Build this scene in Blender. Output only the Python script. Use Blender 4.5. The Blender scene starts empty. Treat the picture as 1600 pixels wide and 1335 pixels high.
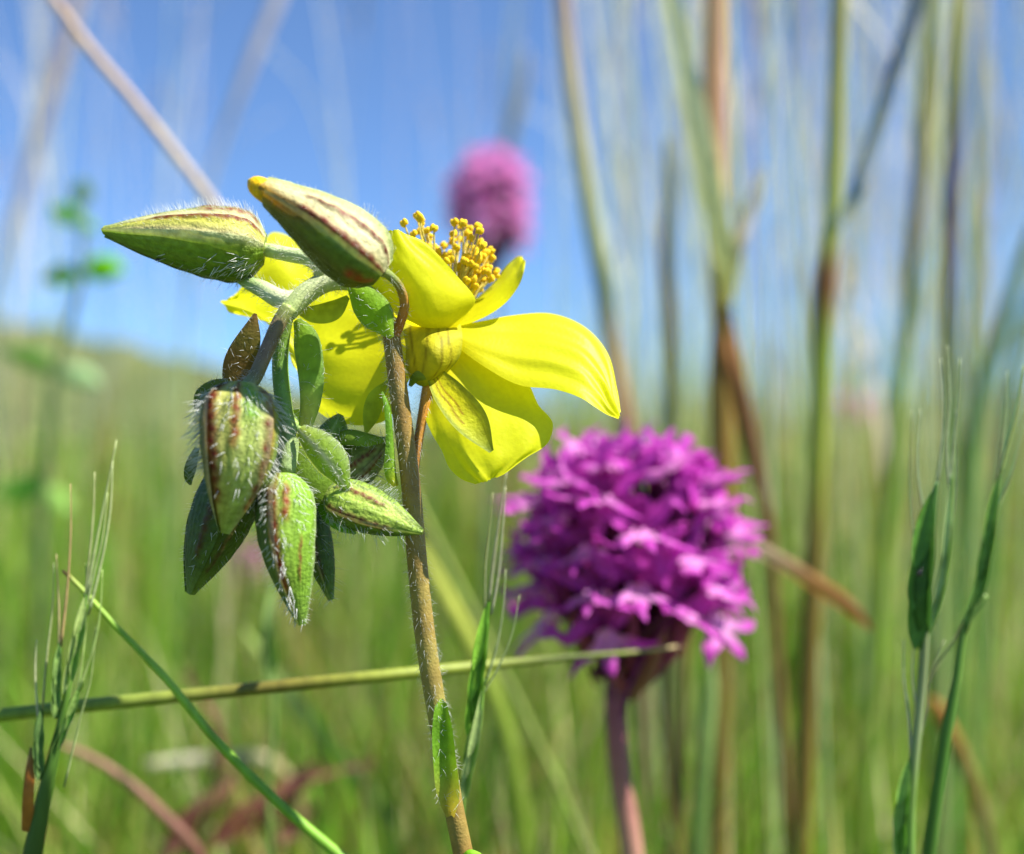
import bpy, math, random
import numpy as np
from mathutils import Vector, Matrix

# ------------------------------------------------------------------ scene, camera, world, sun, exposure
# one Blender unit is one centimetre (a macro photograph in a meadow)
S = bpy.context.scene
C = S.collection
R = math.radians
S.unit_settings.system = 'METRIC'
S.unit_settings.scale_length = 0.01
S.render.engine = 'CYCLES'
S.cycles.use_denoising = True
S.cycles.max_bounces = 8
S.cycles.diffuse_bounces = 4
S.cycles.glossy_bounces = 2
S.cycles.transmission_bounces = 4
S.cycles.transparent_max_bounces = 4
S.cycles.caustics_reflective = False
S.cycles.caustics_refractive = False

LENS = 38.6
W = 36.0 / LENS                        # frame width per unit of distance
CAMZ = 14.0
PITCH = math.atan((690 - 667.5) / 1600 * W)
cd = bpy.data.cameras.new('camera')
cam = bpy.data.objects.new('camera', cd)
C.objects.link(cam)
cam.location = (0, 0, CAMZ)
cam.rotation_euler = (math.pi / 2 + PITCH, 0, 0)
cd.lens = LENS
cd.sensor_width = 36
cd.clip_start = 0.2
cd.clip_end = 100000
cd.dof.use_dof = True
cd.dof.focus_distance = 7.42
cd.dof.aperture_fstop = 0.16
S.camera = cam

SUN_EL, SUN_AZ = R(57), R(105)          # azimuth clockwise from the view direction (+Y)
wd = bpy.data.worlds.new('World')
S.world = wd
wd.use_nodes = True
wn = wd.node_tree.nodes
sky = wn.new('ShaderNodeTexSky')
sky.sky_type = 'NISHITA'
sky.sun_disc = False
sky.sun_elevation = SUN_EL
sky.sun_rotation = SUN_AZ
sky.altitude = 12000
sky.air_density = 3.6
sky.dust_density = 0.0
sky.ozone_density = 6.5
wd.node_tree.links.new(sky.outputs[0], wn['Background'].inputs[0])
wn['Background'].inputs[1].default_value = 0.078
sl = bpy.data.lights.new('sun', 'SUN')
sl.energy = 5.0
sl.angle = R(0.53)
sl.color = (1.0, 0.955, 0.88)
sun = bpy.data.objects.new('sun', sl)
C.objects.link(sun)
sd = Vector((math.sin(SUN_AZ) * math.cos(SUN_EL), math.cos(SUN_AZ) * math.cos(SUN_EL), math.sin(SUN_EL)))
sun.rotation_euler = sd.to_track_quat('Z', 'Y').to_euler()
sun.location = (30, -10, 60)
S.view_settings.view_transform = 'Standard'
S.view_settings.look = 'None'
S.view_settings.gamma = 1
S.view_settings.exposure = 1.3
S.view_settings.use_curve_mapping = False

# ------------------------------------------------------------------ helpers
random.seed(11)
rng = np.random.default_rng(7)
CAM = np.array([0, 0, CAMZ], float)
FW = np.array([0, math.cos(PITCH), math.sin(PITCH)])
UP = np.array([0, -math.sin(PITCH), math.cos(PITCH)])
RT = np.array([1.0, 0, 0])


def at(x, y, d):
    """a point seen at pixel x, y of the 1600 px photograph, d cm in front of the camera"""
    return CAM + d * FW + ((x - 800) / 1600 * W * d) * RT + ((667.5 - y) / 1600 * W * d) * UP


def k(d):
    return W * d / 1600


def hx(h, f=1.0):
    v = [int(h[i:i + 2], 16) / 255 for i in (0, 2, 4)]
    return np.array([(c / 12.92 if c <= 0.04045 else ((c + 0.055) / 1.055) ** 2.4) * f for c in v])


def cr(pts, n):
    """Catmull-Rom resampling of an (m, c) list to n samples"""
    p = np.asarray(pts, float)
    m = len(p)
    if m == 2:
        t = np.linspace(0, 1, n)[:, None]
        return p[0] * (1 - t) + p[1] * t
    if p.shape[1] == 3:
        h = np.linalg.norm(np.diff(p, axis=0), axis=1) + 1e-9
        if h.max() / h.min() > 2.2 and h.min() > 1e-6:      # uneven spacing: tangents by chord length
            g = np.gradient(p, np.concatenate([[0], np.cumsum(h)]), axis=0)
            t = np.linspace(0, m - 1, n)
            i = np.minimum(t.astype(int), m - 2)
            f = (t - i)[:, None]
            H = h[i][:, None]
            return (2 * f ** 3 - 3 * f ** 2 + 1) * p[i] + (f ** 3 - 2 * f ** 2 + f) * H * g[i] + (3 * f ** 2 - 2 * f ** 3) * p[i + 1] + (f ** 3 - f ** 2) * H * g[i + 1]
    q = np.vstack([2 * p[0] - p[1], p, 2 * p[-1] - p[-2]])
    t = np.linspace(0, m - 1, n)
    i = np.minimum(t.astype(int), m - 2)
    f = (t - i)[:, None]
    a, b, c, d = q[i], q[i + 1], q[i + 2], q[i + 3]
    return 0.5 * (2 * b + (c - a) * f + (2 * a - 5 * b + 4 * c - d) * f ** 2 + (3 * b - a - 3 * c + d) * f ** 3)


def nrm(v):
    return v / (np.linalg.norm(v, axis=-1, keepdims=True) + 1e-12)


class MB:
    def __init__(self):
        self.v, self.f, self.c, self.m, self.n = [], [], [], [], 0

    def add(self, v, f, c, mat=0):
        v = np.asarray(v, float)
        c = np.asarray(c, float)
        if c.ndim == 1:
            c = np.tile(c, (len(v), 1))
        self.v.append(v)
        self.c.append(c)
        self.f += [tuple(int(i) + self.n for i in q) for q in f]
        self.m += [mat] * len(f)
        self.n += len(v)

    def patch(self, grid, col, mat=0):
        nu, nv = grid.shape[:2]
        f = [(i * nv + j, i * nv + j + 1, (i + 1) * nv + j + 1, (i + 1) * nv + j) for i in range(nu - 1) for j in range(nv - 1)]
        c = np.asarray(col, float)
        self.add(grid.reshape(-1, 3), f, c.reshape(-1, 3) if c.ndim == 3 else c, mat)

    def tube(self, pts, rad, col, n=8, mat=0):
        p = np.asarray(pts, float)
        m = len(p)
        r = np.broadcast_to(np.asarray(rad, float), (m,))
        t = nrm(np.gradient(p, axis=0))
        ref = np.array([0, 0, 1.0]) if abs(t[0][2]) < 0.9 else np.array([1.0, 0, 0])
        a = nrm(np.cross(t[0], ref))
        ang = np.linspace(0, 2 * math.pi, n, endpoint=False)
        out = []
        for i in range(m):
            a = nrm(a - t[i] * np.dot(a, t[i]))
            b = np.cross(t[i], a)
            out.append(p[i] + r[i] * (np.cos(ang)[:, None] * a + np.sin(ang)[:, None] * b))
        f = [(i * n + j, i * n + (j + 1) % n, (i + 1) * n + (j + 1) % n, (i + 1) * n + j) for i in range(m - 1) for j in range(n)]
        v = np.vstack(out + [p[:1], p[-1:]])
        f += [(m * n, (j + 1) % n, j) for j in range(n)]
        f += [(m * n + 1, (m - 1) * n + j, (m - 1) * n + (j + 1) % n) for j in range(n)]
        c = np.asarray(col, float)
        if c.ndim == 2:
            c = np.vstack([np.repeat(c, n, axis=0), c[:1], c[-1:]])
        self.add(v, f, c, mat)

    def ball(self, ctr, rad, col, axis=None, stretch=1.0, nu=6, nv=8, mat=0):
        ax = nrm(np.asarray(axis if axis is not None else [0, 0, 1.0], float))
        ref = np.array([1.0, 0, 0]) if abs(ax[0]) < 0.9 else np.array([0, 1.0, 0])
        a = nrm(np.cross(ax, ref))
        b = np.cross(ax, a)
        th = np.linspace(0.02, math.pi - 0.02, nu)
        ph = np.linspace(0, 2 * math.pi, nv, endpoint=False)
        v = [np.asarray(ctr) + rad * (math.cos(t) * stretch * ax + math.sin(t) * (math.cos(q) * a + math.sin(q) * b)) for t in th for q in ph]
        f = [(i * nv + j, (i + 1) * nv + j, (i + 1) * nv + (j + 1) % nv, i * nv + (j + 1) % nv) for i in range(nu - 1) for j in range(nv)]
        f += [tuple(range(nv)), tuple((nu - 1) * nv + j for j in range(nv - 1, -1, -1))]
        self.add(np.array(v), f, col, mat)

    def mesh(self, name, mats):
        me = bpy.data.meshes.new(name)
        v = np.vstack(self.v)
        me.from_pydata(v.tolist(), [], self.f)
        ca = me.color_attributes.new('Col', 'FLOAT_COLOR', 'POINT')
        c = np.ones((len(v), 4), np.float32)
        c[:, :3] = np.clip(np.vstack(self.c), 0, 1)
        ca.data.foreach_set('color', c.ravel())
        for m in (mats if isinstance(mats, (list, tuple)) else [mats]):
            me.materials.append(m)
        me.polygons.foreach_set('material_index', np.array(self.m, np.int32))
        me.polygons.foreach_set('use_smooth', np.ones(len(self.f), bool))
        me.update()
        return me

    def build(self, name, mats, parent=None):
        return link(name, self.mesh(name, mats), parent)


def link(name, data, parent=None, loc=None):
    o = bpy.data.objects.new(name, data)
    C.objects.link(o)
    if parent is not None:
        o.parent = parent
        if parent.parent is None and any(abs(x) > 0 for x in origin(parent)):
            o.matrix_parent_inverse = Matrix.Translation(-Vector(origin(parent)))
    if loc is not None:
        o.location = loc
    return o


def origin(o):
    v = Vector((0, 0, 0))
    while o is not None:
        if o.parent is None:
            v += o.location
        o = o.parent
    return v


def thing(name, label, cat, loc=(0, 0, 0), group=None):
    o = bpy.data.objects.new(name, None)
    C.objects.link(o)
    o.empty_display_size = 0.5
    o.location = loc
    return tag(o, label, cat, group)


def tag(o, label=None, cat=None, group=None, kind=None):
    for key, v in (('label', label), ('category', cat), ('group', group), ('kind', kind)):
        if v:
            o[key] = v
    return o


# ------------------------------------------------------------------ materials (all colour comes from "Col" times procedural variation)
def plant(name, trans=0.3, rough=0.55, spec=0.3, nscale=12.0, namp=0.25, bump=0.0, bscale=60.0, tint=(1, 1, 1), sheen=0.0, stretch=None):
    m = bpy.data.materials.new(name)
    m.use_nodes = True
    nt = m.node_tree
    N, L = nt.nodes, nt.links
    N.clear()
    out = N.new('ShaderNodeOutputMaterial')
    at_ = N.new('ShaderNodeAttribute')
    at_.attribute_name = 'Col'
    tc = N.new('ShaderNodeTexCoord')
    src = tc.outputs['Object']
    if stretch:
        mp = N.new('ShaderNodeMapping')
        mp.inputs['Scale'].default_value = stretch
        L.new(src, mp.inputs[0])
        src = mp.outputs[0]
    no = N.new('ShaderNodeTexNoise')
    no.inputs['Scale'].default_value = nscale
    no.inputs['Detail'].default_value = 4
    L.new(src, no.inputs['Vector'])
    mr = N.new('ShaderNodeMapRange')
    mr.inputs['From Min'].default_value = 0.25
    mr.inputs['From Max'].default_value = 0.75
    mr.inputs['To Min'].default_value = 1 - namp
    mr.inputs['To Max'].default_value = 1 + namp
    L.new(no.outputs['Fac'], mr.inputs['Value'])
    mx = N.new('ShaderNodeMix')
    mx.data_type = 'RGBA'
    mx.blend_type = 'MULTIPLY'
    mx.inputs[0].default_value = 1
    L.new(at_.outputs['Color'], mx.inputs[6])
    L.new(mr.outputs[0], mx.inputs[7])
    col = mx.outputs[2]
    pb = N.new('ShaderNodeBsdfPrincipled')
    pb.inputs['Roughness'].default_value = rough
    pb.inputs['Specular IOR Level'].default_value = spec
    pb.inputs['Sheen Weight'].default_value = sheen
    L.new(col, pb.inputs['Base Color'])
    if bump:
        nb = N.new('ShaderNodeTexNoise')
        nb.inputs['Scale'].default_value = bscale
        nb.inputs['Detail'].default_value = 3
        L.new(src, nb.inputs['Vector'])
        bp = N.new('ShaderNodeBump')
        bp.inputs['Strength'].default_value = bump
        bp.inputs['Distance'].default_value = 0.02
        L.new(nb.outputs['Fac'], bp.inputs['Height'])
        L.new(bp.outputs[0], pb.inputs['Normal'])
    if trans:
        tr = N.new('ShaderNodeBsdfTranslucent')
        tm = N.new('ShaderNodeMix')
        tm.data_type = 'RGBA'
        tm.blend_type = 'MULTIPLY'
        tm.inputs[0].default_value = 1
        tm.inputs[7].default_value = (*tint, 1)
        L.new(col, tm.inputs[6])
        L.new(tm.outputs[2], tr.inputs['Color'])
        ms = N.new('ShaderNodeMixShader')
        ms.inputs[0].default_value = trans
        L.new(pb.outputs[0], ms.inputs[1])
        L.new(tr.outputs[0], ms.inputs[2])
        L.new(ms.outputs[0], out.inputs[0])
    else:
        L.new(pb.outputs[0], out.inputs[0])
    return m


M_PETAL = plant('petal_yellow', 0.55, 0.45, 0.25, 30, 0.05, 0.12, 40)
M_SEPAL = plant('sepal_green', 0.22, 0.5, 0.3, 22, 0.3, 0.5, 50, (1.1, 1.05, .6), sheen=0.03)
M_LEAF = plant('leaf_green', 0.38, 0.6, 0.22, 16, 0.22, 0.35, 45, (1.35, 1.25, 0.5))
M_STEM = plant('stem_hairy', 0.0, 0.5, 0.35, 14, 0.2, 0.3, 60)
M_HAIR = plant('white_hair', 0.25, 0.35, 0.6, 10, 0.05)
M_ANTHER = plant('anther_yellow', 0.3, 0.6, 0.2, 60, 0.12, 0.5, 120)
M_ORCHID = plant('orchid_magenta', 0.48, 0.5, 0.3, 6, 0.22)
M_GRASS = plant('grass_blade', 0.42, 0.45, 0.4, 1.2, 0.25, tint=(1.1, 1.1, 0.6))
M_STRAW = plant('grass_stalk', 0.2, 0.5, 0.35, 3.0, 0.22, stretch=(4, 4, 0.35))
M_EAR = plant('grass_ear', 0.25, 0.5, 0.3, 10, 0.25, 0.3, 40)
M_DARK = plant('insect_dark', 0.0, 0.35, 0.5, 60, 0.2)


def earth(name, c1, c2, c3, s):
    m = bpy.data.materials.new(name)
    m.use_nodes = True
    N, L = m.node_tree.nodes, m.node_tree.links
    pb = N['Principled BSDF']
    pb.inputs['Roughness'].default_value = 0.9
    pb.inputs['Specular IOR Level'].default_value = 0.1
    tc = N.new('ShaderNodeTexCoord')
    no = N.new('ShaderNodeTexNoise')
    no.inputs['Scale'].default_value = s
    no.inputs['Detail'].default_value = 8
    no.inputs['Roughness'].default_value = 0.7
    L.new(tc.outputs['Object'], no.inputs['Vector'])
    rp = N.new('ShaderNodeValToRGB')
    e = rp.color_ramp.elements
    e[0].position, e[1].position = 0.32, 0.7
    e[0].color, e[1].color = (*c1, 1), (*c3, 1)
    q = e.new(0.5)
    q.color = (*c2, 1)
    L.new(no.outputs['Fac'], rp.inputs[0])
    L.new(rp.outputs[0], pb.inputs['Base Color'])
    return m


M_GROUND = earth('meadow_ground', (0.045, 0.05, 0.015), (0.08, 0.11, 0.02), (0.13, 0.15, 0.035), 0.05)
M_HILL = earth('hill_scrub', (0.035, 0.05, 0.02), (0.07, 0.09, 0.03), (0.12, 0.135, 0.05), 0.006)

# ------------------------------------------------------------------ setting: ground, hill
gm = MB()
gx = np.concatenate([-np.geomspace(20, 30000, 16)[::-1], [0], np.geomspace(20, 30000, 16)])
gy = np.concatenate([[-3000, -300, -40], np.geomspace(1, 30000, 26)])
gg = np.array([[(x, y, 0.0) for y in gy] for x in gx])
gg[..., 2] += np.sin(gg[..., 0] * .05) * np.cos(gg[..., 1] * .043) * 0.3
gm.patch(gg, np.array([.1, .12, .03]))
tag(gm.build('ground', M_GROUND), 'green meadow ground under the grass', None, None, 'structure')

hm = MB()
xs = np.linspace(-16000, 1500, 110)
ys = np.linspace(5200, 14000, 46)
hg = np.zeros((len(xs), len(ys), 3))
for i, x in enumerate(xs):
    for j, y in enumerate(ys):
        prof = max(0.0, min(1.0, (y - 5200) / 2800))
        prof = prof * prof * (3 - 2 * prof)
        a = x / 8000 * 1600 / W + 800                      # where it shows at the crest
        hh = np.interp(a, [-1500, -300, 0, 120, 340, 480, 640, 800], [1500, 1150, 900, 800, 520, 300, 90, -30])
        b = 55 * math.sin(x * .011 + y * .004) + 40 * math.sin(x * .031 - y * .017) + 30 * math.sin(y * .037 + x * .05)
        hg[i, j] = (x, y, hh * prof + b * prof * 0.6 - 4)
hm.patch(hg, np.array([.1, .12, .04]))
tag(hm.build('hill', M_HILL), 'olive green hillside rising on the left under the sky', None, None, 'structure')

# ------------------------------------------------------------------ grass of the meadow (nobody could count it)
GREENS = [hx(h, .95) for h in ('74a428', '5c9220', '8ab038', '4e841c', '9cb646', '7ca62e', 'b0ba64')]
DRY = [hx(h, 1.0) for h in ('b89a62', '9a7848', 'd0c498', 'c8b888')]


def grass_field(n, d0, d1, hmean, wscale, side, lean=0.55, seed=1, dry=.1, shift=0.0):
    g = np.random.default_rng(seed)
    d = d0 * (d1 / d0) ** g.random(n)
    x = (g.random(n) - .5) * (W * d * side + 6) + shift * W * d
    y = d
    h = hmean * (0.55 + 0.6 * g.random(n)) * (1 + .12 * np.sin(x * .21 + y * .13))
    w = wscale * (0.5 + g.random(n)) * np.clip(d / 40, 0.7, 30) ** .75
    az = g.random(n) * 2 * math.pi
    face = g.random(n) * 2 * math.pi
    ln = lean * h * g.random(n) ** 1.3
    ts = np.array([0, .35, .7, 1.0])
    wd_ = np.array([1, .9, .6, .06])
    P = np.zeros((n, 4, 2, 3))
    for q in range(4):
        t = ts[q]
        cx = x + np.cos(az) * ln * t ** 1.8
        cy = y + np.sin(az) * ln * t ** 1.8 * .6
        cz = h * t * (1 - .12 * t)
        for s_, sg in enumerate((-.5, .5)):
            P[:, q, s_, 0] = cx + sg * w * wd_[q] * np.cos(face)
            P[:, q, s_, 1] = cy + sg * w * wd_[q] * np.sin(face)
            P[:, q, s_, 2] = cz
    pal = np.array(GREENS + DRY)
    dry = dry * (.6 + .8 * (np.sin(x * .35 + y * .11) > .2))
    ci = np.where(g.random(n) < dry, len(GREENS) + g.integers(0, len(DRY), n), g.integers(0, len(GREENS), n))
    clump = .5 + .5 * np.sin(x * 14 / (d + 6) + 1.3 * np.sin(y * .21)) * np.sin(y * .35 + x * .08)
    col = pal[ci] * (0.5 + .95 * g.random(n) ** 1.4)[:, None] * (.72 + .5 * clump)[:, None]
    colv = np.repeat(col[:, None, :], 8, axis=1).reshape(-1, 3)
    fade = np.tile(np.repeat(np.array([.8, .95, 1.05, 1.1]), 2), n)[:, None]  # darker blade bases paint in the shade low in the grass
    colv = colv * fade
    idx = (np.arange(n) * 8)[:, None, None]
    base = np.array([[0, 1, 3, 2], [2, 3, 5, 4], [4, 5, 7, 6]])[None]
    F = (idx + base).reshape(-1, 4)
    V = P.reshape(-1, 3)
    return V, F, colv


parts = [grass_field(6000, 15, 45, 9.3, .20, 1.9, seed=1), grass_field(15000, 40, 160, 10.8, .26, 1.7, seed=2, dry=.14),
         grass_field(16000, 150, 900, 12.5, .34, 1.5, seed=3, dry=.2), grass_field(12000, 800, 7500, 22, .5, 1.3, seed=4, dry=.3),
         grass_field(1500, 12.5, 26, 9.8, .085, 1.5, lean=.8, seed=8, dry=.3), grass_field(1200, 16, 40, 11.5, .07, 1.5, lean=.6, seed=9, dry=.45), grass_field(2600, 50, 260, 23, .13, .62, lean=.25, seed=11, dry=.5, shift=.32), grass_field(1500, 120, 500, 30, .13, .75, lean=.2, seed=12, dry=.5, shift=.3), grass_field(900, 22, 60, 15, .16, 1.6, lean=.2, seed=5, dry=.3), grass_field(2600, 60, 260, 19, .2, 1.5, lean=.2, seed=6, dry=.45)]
off = 0
Vs, Fs, Cs = [], [], []
for v, f, c in parts:
    Vs.append(v)
    Fs.append(f + off)
    Cs.append(c)
    off += len(v)
V, F, Cc = np.vstack(Vs), np.vstack(Fs), np.vstack(Cs)
me = bpy.data.meshes.new('grass')
me.vertices.add(len(V))
me.vertices.foreach_set('co', V.astype(np.float32).ravel())
me.loops.add(F.size)
me.loops.foreach_set('vertex_index', F.astype(np.int32).ravel())
me.polygons.add(len(F))
me.polygons.foreach_set('loop_start', np.arange(0, F.size, 4, dtype=np.int32))
me.polygons.foreach_set('loop_total', np.full(len(F), 4, np.int32))
me.update(calc_edges=True)
ca = me.color_attributes.new('Col', 'FLOAT_COLOR', 'POINT')
ca.data.foreach_set('color', np.hstack([np.clip(Cc, 0, 1), np.ones((len(Cc), 1))]).astype(np.float32).ravel())
me.materials.append(M_GRASS)
tag(link('grass', me), 'soft green meadow grass filling the lower background', 'grass', None, 'stuff')


# ------------------------------------------------------------------ shared shape makers
def pxpts(pts, n=None):
    w = np.array([at(*p) for p in pts])
    return cr(w, n) if n else w


def leaf(mb, spine, widths, col, roll=0.0, cup=0.15, n=20, nv=9, mat=0, ruffle=0.0, edge=None, mid=None):
    """a leaf along a spine of (px, py, d) with widths in photograph pixels; col is one colour or a list along the length"""
    sp = np.asarray(spine, float)
    d = cr(sp[:, 2:3], n)[:, 0]
    p = cr(np.array([at(*q) for q in spine]), n)
    w = np.maximum(cr(np.asarray(widths, float)[:, None], n)[:, 0], 0.4) * k(d)
    t = nrm(np.gradient(p, axis=0))
    view = nrm(p - CAM)
    side = nrm(np.cross(t, view))
    nor = np.cross(side, t)
    a = R(roll) if np.isscalar(roll) else np.radians(cr(np.asarray(roll, float)[:, None], n)[:, 0])[:, None]
    s2 = np.cos(a) * side + np.sin(a) * nor
    n2 = np.cross(s2, t)
    vv = np.linspace(-1, 1, nv)
    g = p[:, None, :] + s2[:, None, :] * (w[:, None, None] / 2 * vv[None, :, None]) + n2[:, None, :] * (w[:, None, None] * cup * (vv[None, :, None] ** 2))
    if ruffle:
        ph = np.linspace(0, 9, n)[:, None] + vv[None, :] * 2
        g += n2[:, None, :] * (np.sin(ph) * ruffle * np.abs(vv)[None, :])[..., None]
    cc = np.asarray(col, float)
    cc = np.tile(cc, (n, 1)) if cc.ndim == 1 else cr(cc, n)
    cg = np.repeat(cc[:, None, :], nv, axis=1)
    if edge is not None:
        e = (np.abs(vv) ** 4)[None, :, None]
        cg = cg * (1 - e) + np.asarray(edge) * e
    if mid is not None:
        e = np.exp(-(vv / .16) ** 2)[None, :, None]
        cg = cg * (1 - e) + np.asarray(mid) * e
    mb.patch(g, cg, mat)
    return g


def hair_strand(mb, p, direction, bend, length, r, col, seg=4):
    t = np.linspace(0, 1, seg + 1)[:, None]
    d = nrm(direction)
    pts = p + d * length * t + bend * length * t ** 2
    mb.tube(pts, np.linspace(r, r * .25, seg + 1), col, n=3)


HAIRC = np.array([.8, .82, .76])

# ------------------------------------------------------------------ the rock rose: stem, flower, buds
rose_base = at(742, 667.5, 7.5)
rose = thing('rock_rose', 'hairy brown-stemmed rock rose with open yellow flower and drooping striped buds', 'flower', (rose_base[0] + .35, rose_base[1], 0))

# main stem
stem_px = [(610, 512, 7.48), (614, 545, 7.5), (624, 620, 7.5), (640, 740, 7.5), (652, 880, 7.5), (665, 1000, 7.5), (680, 1095, 7.5), (694, 1170, 7.5), (705, 1240, 7.5), (724, 1335, 7.5)]
low = at(724, 1335, 7.5)
tail = [(742, 1420, 7.5), (752, 1700, 7.5)]
sp = np.vstack([pxpts(stem_px), pxpts(tail), [[rose_base[0] + .30, rose_base[1], 0.0]]])
spi = cr(sp, 130)
sr = np.interp(np.linspace(0, 1, 130), [0, .12, .4, .7, 1], [13.5, 14.2, 16.2, 15.5, 17]) * k(7.5)
c_st = []
for i, q in enumerate(np.linspace(0, 1, 130)):
    a = hx('94763a', .8)
    b = hx('9c9448', .85)
    f = np.clip(np.interp(q, [0, .25, .45, .55, .62, .7, 1], [.1, .15, .5, .8, .95, .15, .1]) + .15 * math.sin(i * .7), 0, 1)
    c_st.append(a * (1 - f) + b * f)
mb = MB()
mb.tube(spi, sr, np.array(c_st), n=14)
main_stem = mb.build('main_stem', M_STEM, rose)


def stem_hairs(name, pts, rad, count, length, parent, r=.0011, upto=1.0):
    mb = MB()
    t = nrm(np.gradient(pts, axis=0))
    for _ in range(count):
        i = int(random.random() * (len(pts) - 1) * upto)
        a = nrm(np.cross(t[i], rng.normal(size=3)))
        p = pts[i] + (pts[i + 1] - pts[i]) * random.random() + a * rad[i] * .97
        dr = a * random.uniform(.25, 1.0) - t[i] * random.uniform(-.9, .5)
        hair_strand(mb, p, dr, -t[i] * random.uniform(-.5, .3), length * random.uniform(.4, 1.2), r, HAIRC * random.uniform(.7, 1), 3)
    return tag(mb.build(name, M_HAIR, parent), kind='stuff')


stem_hairs('hair', spi, sr, 1300, .05, main_stem, r=.0010, upto=.62)


def branch(name, pts, widths, cols, hairs=60, n=26, mat=None, hl=.06):
    d = np.mean([p[2] for p in pts])
    p = pxpts(pts, n)
    r = cr(np.asarray(widths, float)[:, None], n)[:, 0] / 2 * k(d)
    c = cr(np.array([hx(h, .95) for h in cols]), n)
    mb = MB()
    mb.tube(p, r, c, n=12)
    o = mb.build(name, mat or M_STEM, rose)
    if hairs:
        stem_hairs('hair', p, r, hairs, hl, o)
    return o


# cyme branches and pedicels
branch('pedicel', [(612, 530, 7.48), (624, 508, 7.46), (632, 478, 7.42), (625, 450, 7.33), (610, 432, 7.22), (596, 424, 7.14)], [19, 16, 15, 14, 14, 16], ['a8702c', 'b06a28', 'b57a35', '8f7a3c', '7d8a48', '8a9450'], 160)
branch('cyme_branch', [(612, 540, 7.52), (603, 490, 7.54), (585, 455, 7.55), (548, 440, 7.54), (510, 441, 7.52), (474, 462, 7.48), (448, 490, 7.43)], [22, 24, 26, 30, 32, 33, 30], ['8a8a45', '9aa55a', 'a3b26a', 'b4c088', 'c0c998', 'b6c286', '9cae68'], 420)
branch('cyme_branch', [(470, 466, 7.49), (440, 468, 7.48), (410, 452, 7.56), (385, 440, 7.70), (366, 428, 7.80)], [26, 30, 27, 22, 16], ['c3cb9c', 'c3cb9c', 'a8ba80', '8fae58', '7fa048'], 260)
branch('pedicel', [(500, 440, 7.52), (502, 420, 7.5), (485, 406, 7.53), (450, 398, 7.60), (408, 389, 7.65)], [22, 24, 24, 24, 22], ['aab87a', 'b9c48c', 'b4c48a', 'b9c990', 'a8c070'], 260)
branch('pedicel', [(452, 480, 7.39), (436, 505, 7.36), (418, 545, 7.31), (398, 590, 7.25), (382, 608, 7.2)], [24, 24, 23, 23, 22], ['9aa860', '7a6a4c', '7c6650', '7c7450', '8a9460'], 200)
branch('cyme_branch', [(447, 488, 7.42), (440, 530, 7.45), (438, 580, 7.45), (444, 640, 7.42), (452, 690, 7.38), (448, 740, 7.32)], [26, 26, 26, 27, 30, 28], ['8aa048', '6f8f36', '6f9436', '7d9c44', '93a868', '9ab070'], 260)
branch('cyme_branch', [(452, 660, 7.44), (470, 680, 7.46), (500, 690, 7.52), (530, 705, 7.6)], [24, 22, 20, 16], ['7d9c44', '8fae52', '7d9c44', '6f8f36'], 140)
branch('cyme_branch', [(450, 690, 7.38), (440, 720, 7.42), (415, 735, 7.5), (385, 745, 7.56)], [24, 26, 24, 20], ['9ab070', '9ab070', '8aa860', '7d9c44'], 200)
branch('pedicel', [(670, 596, 7.62), (664, 630, 7.6), (656, 675, 7.57), (648, 730, 7.53), (646, 770, 7.5)], [18, 17, 15, 14, 12], ['b58c35', 'b9842f', 'ad7a32', '9a6c35', '8a6a3c'], 120)


# -- buds
PROFILE = [(0, .34), (.05, .66), (.14, .93), (.28, 1.0), (.46, .94), (.64, .76), (.80, .50), (.92, .26), (1, .09)]


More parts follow.
